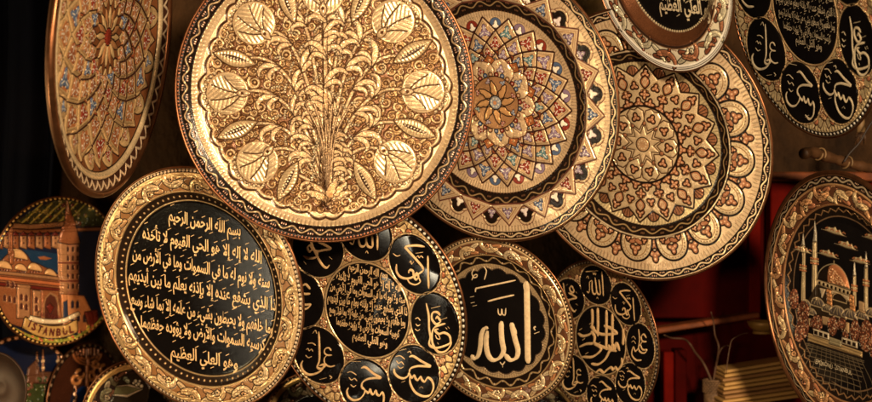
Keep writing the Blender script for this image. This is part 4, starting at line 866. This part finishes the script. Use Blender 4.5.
def plate_M():
    p = Plate('M', [(0, 0), (.9, .01), (.96, .02), (1, .0)], 4, 'dim plate of a night mosque on deep blue, beaded edge, behind the brown bowl', name='souvenir_plate')
    cv = Cv(320, (.004, .008, .03), .1); k = lambda *s: p.locs(s); O = dict(m=.4, out=.01, oc=(.02, .01, .01), amp=.03, rw=.04)
    cv.poly(k((-20,378),(10,378),(30,375),(50,374),(62,380),(66,402),(40,430),(-20,430)), col=(.04, .055, .015), **O)
    for (x, yt) in ((37, 352), (43, 350), (58, 350), (61, 352)):
        cv.stroke(k((x, yt), (x, 382)), [.01, .03], col=(.34, .14, .06), m=.4, out=.008, amp=.03, rw=.02)
        for yy in (361, 368): q = p.loc(x, yy); cv.disc(q[0], q[1], .032, col=(.9, .62, .34), m=.8, amp=.04, rw=.03)
    cv.poly(k((26,383),(28,368),(36,360),(40,372),(56,372),(64,378),(64,384)), col=(.12, .05, .025), **O)
    for i in range(60): q = p.loc(RS.uniform(20, 66), RS.uniform(378, 402)); cv.disc(q[0], q[1], .03, col=((.06, .08, .02), (.16, .06, .03), (.03, .05, .02))[i % 3], m=.2, amp=.02, rw=.03)
    for i in range(7): x = 44 + i * 2.6; cv.stroke(k((x, 386), (x, 393)), .008, col=(.2, .1, .05), m=.2, amp=.01, rw=.01)
    bead_edge(cv, .955, 44, .04, .028, (.75, .42, .24)); p.skin(cv, [('relief', 0, .92), ('beaded_rim', .92, 1)], M_ENG2); p.shell(.016)
def plate_N():
    p = Plate('N', [(0, 0), (.9, .01), (.96, .02), (1, .0)], 4, 'dim plate with orange branched candlestick relief, right of the night mosque plate', name='souvenir_plate')
    cv = Cv(300, (.05, .016, .008), .3); k = lambda *s: p.locs(s); O = dict(m=.5, out=.012, oc=(.02, .01, .01), amp=.05, rw=.03)
    cv.poly(k((72,402),(74,392),(82,386),(94,385),(102,390),(104,410),(90,430),(72,425)), col=(.008, .025, .1), **O)
    for r in (14, 11, 8): cv.stroke(k(*[(87 + r * math.cos(t), 353 + r * .8 * math.sin(t)) for t in np.linspace(.1, PI - .1, 14)]), .022, col=(.4, .15, .05), **O)
    cv.stroke(k((87, 350), (87, 402)), .04, col=(.42, .16, .06), **O)
    for i in range(7): x = 76 + i * 3.6; cv.stroke(k((x, 344), (x, 355)), .014, col=(.3, .12, .05), **O)
    for (x, y, r) in ((98, 372, 5), (104, 369, 4), (107, 378, 5), (103, 385, 4), (92, 376, 4), (80, 374, 4), (76, 380, 4), (108, 387, 3), (95, 364, 3)):
        cv.stroke(k(*[(x + r * math.cos(t), y + r * math.sin(t)) for t in np.linspace(0, 4.6, 12)]), .03, col=(.55, .22, .07), **O)
    bead_edge(cv, .955, 40, .04, .02, (.3, .2, .12)); p.skin(cv, [('relief', 0, .92), ('beaded_rim', .92, 1)], M_ENG2); p.shell(.016)
def small_plate(key, label, slope, seed):
    p = Plate(key, [(0, 0), (.6, .0), (.75, .03), (.9, .05), (1, .05)], slope, label, name='small_plate')
    cv = Cv(300, (.5, .32, .13), .7)
    cv.ring(.0, .72, col=(.004, .003, .003), m=.0); floral_rim(cv, .6, .86, 14, field=(.02, .012, .01), gold=(.16, .14, .08), copper=(.2, .09, .05), pale=(.28, .22, .14), outl=.012)
    cv.ring(.86, .93, col=(.75, .48, .18), m=.7, amp=.01, rw=.03); bead_edge(cv, .955, 70, .022, .012, (.7, .4, .2))
    if seed == 1:
        k = lambda *s: p.locs(s)
        cv.poly(k((112,402),(116,386),(124,374),(140,372),(150,388),(146,410)), col=(.02, .015, .01), m=.1, base=.02)
        for (x0, y0, x1, y1) in ((117, 386, 143, 389), (112, 395, 143, 389)): cv.poly(k((x0, y0), ((x0 + x1) / 2, y0 - 1.5), (x1, y1), ((x0 + x1) / 2, y0 + 2)), col=(.72, .62, .46), m=.7, out=.012, amp=.03, rw=.03)
        cv.poly(k((116, 387), (128, 386), (140, 389), (128, 394), (114, 394)), col=(.2, .2, .1), m=.6, out=.008, amp=.03, rw=.04)
        for (x, y, r) in ((126, 379, 2.6), (128, 381, 2.4), (136, 381, 1.8), (139, 384, 1.8), (142, 386, 1.8), (137, 385, 1.4), (140, 381, 1.2), (134, 383, 1.2)): q = p.loc(x, y); cv.disc(q[0], q[1], r / 70, col=(.7, .66, .5) if r < 2 else (.3, .36, .26), m=.7, out=.01, amp=.04, rw=.03)
    p.skin(cv, [('well', 0, .6), ('rim', .6, 1)], M_ENG); p.shell(.02)
def bowl_O():
    p = Plate('O', [(0, -.12), (.3, -.1), (.7, -.06), (.85, .0), (1, .05)], 0, 'small plain brown metal bowl in the bottom left corner', name='bowl', cat='bowl')
    m = plain('dull_brass', (.035, .016, .008), rough=.5, metal=.5, var=.35, scale=30)
    prof = [(.001, -.12), (.12, -.118), (.2, -.1), (.24, -.115), (.6, -.085), (.82, -.02), (.9, .03), (.97, .055)]
    MB().lathe([(r * p.Rad, z * p.Rad) for r, z in prof][::-1], 96).build('basin', m, p.root); 
    MB().lathe([(r * p.Rad, (z - .04) * p.Rad) for r, z in prof], 96).build('back', m, p.root)
    MB().lathe([((.975 + .03 * math.cos(a)) * p.Rad, (.05 + .03 * math.sin(a)) * p.Rad) for a in np.linspace(0, 2 * PI, 12, endpoint=False)], 96, True).build('rim', m, p.root)

plate_B(); plate_C(); plate_D(); plate_A(); plate_G(); plate_I(); plate_F(); plate_J(); plate_K(); plate_E(); plate_H(); plate_L(); plate_M(); plate_N(); bowl_O()
small_plate('Q', 'small gold edged plate with a silver and green motif, below left of the script plate', 0, 1)
small_plate('R', 'beaded edge of a small plate peeping between the script plate and gold medallion plate', 0, 2)
small_plate('S', 'edge of a small dark plate peeping out below the calligraphy plate', 0, 3)

# ================================================================== behind the plates
M_WALL = plain('brown_plaster', (.05, .023, .008), rough=.8, spec=.2, var=.9, scale=9, bump=1.0, dist=.05, stretch=(1, 1, .6))
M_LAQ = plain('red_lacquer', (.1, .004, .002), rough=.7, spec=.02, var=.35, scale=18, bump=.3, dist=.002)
M_LAQ_SHADE = plain('red_lacquer_shaded', (.038, .0015, .001), rough=.7, spec=.02, var=.3, scale=18, bump=.3, dist=.002)  # the red lacquer again, darkened in colour to stand for less light
M_EDGE = plain('worn_wood_edge', (.15, .04, .012), rough=.6, spec=.2, var=.5, scale=60)
M_NAVY = plain('darkening_sheet', (.0025, .003, .007), rough=.9, spec=.1)
M_SLATD = plain('brown_slat', (.26, .13, .04), rough=.55, var=.4, scale=60, stretch=(.2, 1, 3))
M_SLAT = plain('pale_slat', (.42, .24, .07), rough=.55, var=.3, scale=60, stretch=(.2, 1, 3))
M_TWIG = plain('twig', (.06, .026, .01), rough=.7, var=.4, scale=80)
M_CANE = plain('cane', (.07, .03, .01), rough=.55, var=.5, scale=50)
M_STR = plain('string', (.2, .12, .05), rough=.6)
M_OCHRE = plain('ochre_cloth', (.12, .065, .015), rough=.8, var=.5, scale=25, bump=.8, dist=.006)
M_DARKCORD = plain('dark_cord', (.02, .012, .01), rough=.6)
M_BASKET = plain('wicker', (.13, .07, .03), rough=.7, var=.5, scale=120, bump=.8, dist=.002)
def wall():
    n = 90; xs = np.linspace(-1.1, 1.1, n); zs = np.linspace(-.7, .7, 60); X, Z = np.meshgrid(xs, zs)
    Y = .5 + .012 * np.sin(X * 9 + 2 * Z) * np.cos(Z * 7 + X * 3) + .006 * np.sin(23 * X + 11 * Z)
    V = np.stack([X, Y, Z], -1).reshape(-1, 3); idx = np.arange(V.shape[0]).reshape(X.shape)
    F = np.stack([idx[:-1, :-1], idx[:-1, 1:], idx[1:, 1:], idx[1:, :-1]], -1).reshape(-1, 4)
    o = mesh_obj('wall', V, F, M_WALL); o['kind'] = 'structure'
wall()
def quadbox(b, x0, y0, x1, y1, ya, depth, dy=0):
    """upright board seen between those directions, front face at depth ya"""
    a = W(x0, y1, ya); c = W(x1, y0, ya); b.box(((a[0] + c[0]) / 2, ya + depth / 2, (a[2] + c[2]) / 2), (abs(c[0] - a[0]), depth, abs(c[2] - a[2])), bev=.0015)
def cabinet():
    r = empty('red_cabinet', Matrix.Translation(Vector(W(720, 420, .4)))); inv = r.matrix_world.inverted()
    tag(r, 'dark red lacquered cupboard with panelled door behind the plates at lower right', 'cupboard')
    def fin(b, name, mat):
        o = b.build(name, mat, None, False); o.parent = r; o.matrix_parent_inverse = inv
        return o
    b = MB(); quadbox(b, 600, 190, 940, 470, .44, .03); fin(b, 'back_panel', M_LAQ_SHADE)
    b = MB(); quadbox(b, 640, 196, 749, 318, .40, .02); fin(b, 'door_panel', M_LAQ_SHADE)
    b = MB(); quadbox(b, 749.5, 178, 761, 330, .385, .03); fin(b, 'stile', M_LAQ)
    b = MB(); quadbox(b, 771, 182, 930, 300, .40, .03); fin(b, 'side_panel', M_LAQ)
    b = MB(); quadbox(b, 740, 172, 930, 181, .38, .05); fin(b, 'top_board', M_EDGE)
    p0 = W(655, 330, .385); p1 = W(757, 314, .385); d = Vector(p1 - p0); L = d.length; ang = math.atan2(d.z, d.x)
    b = MB(); b.box((p0 + p1) / 2, (L, .03, .007), Matrix.Rotation(-ang, 3, 'Y'), .0015); fin(b, 'rail', M_EDGE)
    b = MB(); quadbox(b, 664, 352, 674, 470, .37, .03); fin(b, 'lower_stile', M_LAQ)
    b = MB(); quadbox(b, 675, 350, 687, 470, .375, .03); fin(b, 'lower_stile', M_LAQ_SHADE)
cabinet()
def twigs():
    r = empty('twig_basket', Matrix.Translation(Vector(W(714, 412, .32)))); inv = r.matrix_world.inverted()
    tag(r, 'small wicker basket holding three bare crooked twigs, left of the slat stack', 'basket')
    s = (CAMD + .32) / CAMD / 1000; b = MB(); prof = [(7 * s, -22 * s), (10 * s, -14 * s), (10.5 * s, -4 * s), (9.6 * s, 8 * s), (10.4 * s, 11 * s), (8.8 * s, 10 * s), (8.6 * s, -16 * s), (.0005, -18 * s)]
    b.lathe(prof, 40); o = b.build('basket', M_BASKET, r); o.location = (0, 0, 22 * s)
    b = MB()
    for k in range(7):
        for j in range(20):
            a = 2 * PI * (j + .5 * (k % 2)) / 20; R_ = 10.6 * s; b.tube([(R_ * math.cos(a), R_ * math.sin(a), (24 + k * 1.8 - 4) * s), (R_ * 1.04 * math.cos(a + .15), R_ * 1.04 * math.sin(a + .15), (25 + k * 1.8 - 4) * s), (R_ * math.cos(a + .3), R_ * math.sin(a + .3), (24 + k * 1.8 - 4) * s)], .7 * s, 5)
    b.build('weave', M_BASKET, r)
    for pts, w in (([(713,384),(716,366),(718,355),(718.5,345),(715,335),(713.5,322),(711,312)], 1.2), ([(713,384),(704,364),(695,352),(690,344),(684,339),(672,338),(664,335)], 1.3), ([(718,355),(722,348),(727,345.5),(731,347)], .9)):
        P = smooth_line([W(x, y, .32 + .01 * math.sin(i * 1.7)) for i, (x, y) in enumerate(pts)], 5); b = MB(); b.tube(P, list(np.linspace(w * s, w * s * .5, len(P))), 7); o = b.build('twig', M_TWIG, None); o.parent = r; o.matrix_parent_inverse = inv
twigs()
def slats():
    for i in range(9):
        y0 = 372 + i * 4.3; dep = .30 - .004 * i; rnd = math.sin(i * 2.4)
        A = W(724 + rnd * 1.2, y0, dep); B = W(824, y0 - 16 + i * .3, dep + .012); d = Vector(B - A); L = d.length
        ez = Vector((0, 0, 1)); ex = d.normalized(); ey = ez.cross(ex).normalized(); ez = ex.cross(ey)
        M = Matrix((ex, ey, ez)).transposed().to_4x4(); M.translation = (Vector(A) + Vector(B)) / 2
        b = MB(); b.box((0, .02, 0), (L, .04, .0036), bev=.0008)
        o = b.build('wooden_slat', M_SLATD if i in (2, 5, 6) else M_SLAT, None, False); o.matrix_world = M
        tag(o, ['topmost', 'second from the top', 'third from the top', 'fourth from the top', 'fifth from the top', 'sixth from the top', 'seventh from the top', 'eighth from the top', 'lowest'][i] + ' pale slat of the stack left of the mosque plate', 'slat', 'pale wooden slats in one stack')
slats()
def odds():
    P = smooth_line([W(x, y, .18 + .012 * i) for i, (x, y) in enumerate([(803, 154), (812, 152), (825, 156), (842, 161), (860, 166), (885, 171)])], 6)
    s = 1.14 / 1000
    r = empty('cane_roll', Matrix.Translation(Vector(P[0]))); inv = r.matrix_world.inverted(); tag(r, 'thick brown knotted cane tied with pale string, above the mosque plate', 'cane')
    b = MB(); b.tube(P, [5.2 * s * (1 + .12 * math.sin(i * 1.1) + .08 * math.sin(i * 2.7)) for i in range(len(P))], 14); o = b.build('cane', M_CANE, None); o.parent = r; o.matrix_parent_inverse = inv
    for c in (9, 19):
        b = MB(); t = P[c + 1] - P[c]; t /= np.linalg.norm(t); a = np.cross(t, [0, 0, 1]); a /= np.linalg.norm(a); u = np.cross(t, a)
        b.tube([P[c] + 6.4 * s * (math.cos(q) * a + math.sin(q) * u) + t * .0008 * q for q in np.linspace(0, 2 * PI * 1.1, 24)], .8 * s, 6); o = b.build('string', M_STR, None); o.parent = r; o.matrix_parent_inverse = inv
    b = MB(); b.tube(smooth_line([W(844, 162, .2), W(850, 153, .2), W(860, 142, .2), W(868, 128, .2), W(880, 110, .2)], 5), .9 * s, 7); o = b.build('cord', M_DARKCORD); tag(o, 'thin dark cord slanting up from the cane to the right edge', 'cord')
    r = empty('tassel', Matrix.Translation(Vector(W(861, 118, .25)))); tag(r, 'pale tassel hanging beside the dark cord near the right edge', 'tassel'); s2 = 1.2 / 1000
    b = MB(); b.lathe([(.0004, 4 * s2), (3 * s2, 2 * s2), (3.6 * s2, -4 * s2), (4.4 * s2, -14 * s2), (.0004, -15 * s2)], 20); b.build('head', M_STR, r)
    b = MB()
    for j in range(26): a = 2 * PI * j / 26; b.tube([(3.6 * s2 * math.cos(a), 3.6 * s2 * math.sin(a), -12 * s2), ((4.6 + math.sin(j * 3)) * s2 * math.cos(a), 4.6 * s2 * math.sin(a), (-24 - 3 * math.sin(j * 5)) * s2)], .4 * s2, 4)
    b.build('fringe', M_CANE, r)
    # folded ochre bundle seen between the star plates at the top
    n = 40; V = []; F = []
    c = W(602, 12, .36)
    for i in range(n + 1):
        for j in range(n):
            th = PI * i / n; ph = 2 * PI * j / n; f = 1 + .13 * math.sin(3 * ph + 4 * th) + .09 * math.sin(7 * ph - 3 * th) + .05 * math.sin(13 * ph + 9 * th)
            V.append(c + np.array([.042 * f * math.sin(th) * math.cos(ph), .03 * f * math.sin(th) * math.sin(ph), .036 * f * math.cos(th)]))
    for i in range(n):
        for j in range(n): F.append((i * n + j, i * n + (j + 1) % n, (i + 1) * n + (j + 1) % n, (i + 1) * n + j))
    o = mesh_obj('cloth_bundle', V, F, M_OCHRE); tag(o, 'crumpled ochre cloth bundle in the gap between the two star plates at top', 'cloth')
    c = W(762, 326, .33); r = empty('brass_dish', Matrix.Translation(Vector(c))); tag(r, 'small dull yellow dish on the cupboard rail, left of the mosque plate', 'dish'); s3 = 1.25 / 1000
    m = plain('dull_yellow', (.3, .17, .04), rough=.5, metal=.3)
    b = MB(); b.lathe([(.0005, -5 * s3), (8 * s3, -5 * s3), (13 * s3, 0), (15 * s3, 5 * s3), (14 * s3, 5 * s3), (11 * s3, 0), (.0005, -3.5 * s3)], 48); b.build('basin', m, r)
    b = MB(); b.lathe([(9 * s3, -5.1 * s3), (9.5 * s3, -7.5 * s3), (8 * s3, -7.5 * s3), (7.5 * s3, -5.1 * s3)], 48, True); b.build('foot', m, r)
    b = MB(); b.tube(smooth_line([W(726, 374, .29), W(728, 358, .29), W(730.5, 344, .29), (W(733, 339, .29)), W(742, 334, .29), W(748, 333, .29)], 5), .55 * s2, 6); o = b.build('wire', M_CANE); tag(o, 'thin bent brass wire rising beside the left end of the slat stack', 'wire')
odds()
def darkening_sheet():  # near-black sheet added so the far left background goes dark
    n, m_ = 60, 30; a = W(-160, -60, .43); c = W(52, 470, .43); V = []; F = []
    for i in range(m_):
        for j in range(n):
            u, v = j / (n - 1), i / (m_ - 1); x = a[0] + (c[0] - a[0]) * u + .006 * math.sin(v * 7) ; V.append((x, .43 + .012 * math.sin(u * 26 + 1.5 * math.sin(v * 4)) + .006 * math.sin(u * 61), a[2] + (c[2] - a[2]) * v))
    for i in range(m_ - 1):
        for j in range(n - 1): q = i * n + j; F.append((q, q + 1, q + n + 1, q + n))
    o = mesh_obj('far_left_dark_sheet', V, F, M_NAVY); md = o.modifiers.new('thick', 'SOLIDIFY'); md.thickness = .002
    tag(o, 'nearly black navy sheet added to darken the background at the far left edge', 'cloth')
darkening_sheet()

# ================================================================== light, camera
w = bpy.data.worlds.new('World'); scene.world = w; w.use_nodes = True
bg = w.node_tree.nodes['Background']; bg.inputs[0].default_value = (1, .55, .25, 1); bg.inputs[1].default_value = .008
def area(name, loc, target, size, power, col=(1, .66, .34), size_y=None, spread=PI):
    l = bpy.data.lights.new(name, 'AREA'); l.energy = power; l.color = col; l.size = size
    if size_y: l.shape = 'RECTANGLE'; l.size_y = size_y
    l.spread = spread
    o = bpy.data.objects.new(name, l); C.objects.link(o); o.location = loc
    o.rotation_euler = (Vector(target) - Vector(loc)).to_track_quat('-Z', 'Y').to_euler(); return o
area('shop_lamp', (.36, -1.3, .27), (.0, .05, .0), .1, 35, (1, .73, .45))
area('front_fill', (-.3, -1.3, -.02), (.0, .05, .0), .1, 6.5, (1, .68, .4))  # unseen fill light, added to lift the shadowed upper medallions
area('left_lamp', (-1.13, -.165, -.22), (.05, .1, -.08), .1, 3, (1, .78, .42))
area('left_streak_strip', (-.765, -.245, -.35), (.0, .05, -.1), .012, .03, (1, .85, .6), .16, math.radians(30))  # unseen thin strip, added for a streak of glare on one medallion
area('low_orange_fill', (.1, -.9, -.35), (-.47, .25, -.12), .1, .13, (1, .45, .16), None, math.radians(26))  # unseen narrow orange light, added to brighten the souvenir plate

cam = bpy.data.cameras.new('Camera'); co = bpy.data.objects.new('Camera', cam); C.objects.link(co)
co.location = (0, -CAMD, 0); co.rotation_euler = (PI / 2, 0, 0); cam.sensor_width = 36; cam.lens = 36 * CAMD / .872; cam.clip_end = 20; cam.clip_start = .05
cam.dof.use_dof = True; cam.dof.focus_distance = CAMD + .06; cam.dof.aperture_fstop = 4.8
scene.camera = co
scene.view_settings.view_transform = 'Standard'; scene.view_settings.look = 'None'; scene.view_settings.exposure = 0; scene.view_settings.gamma = 1
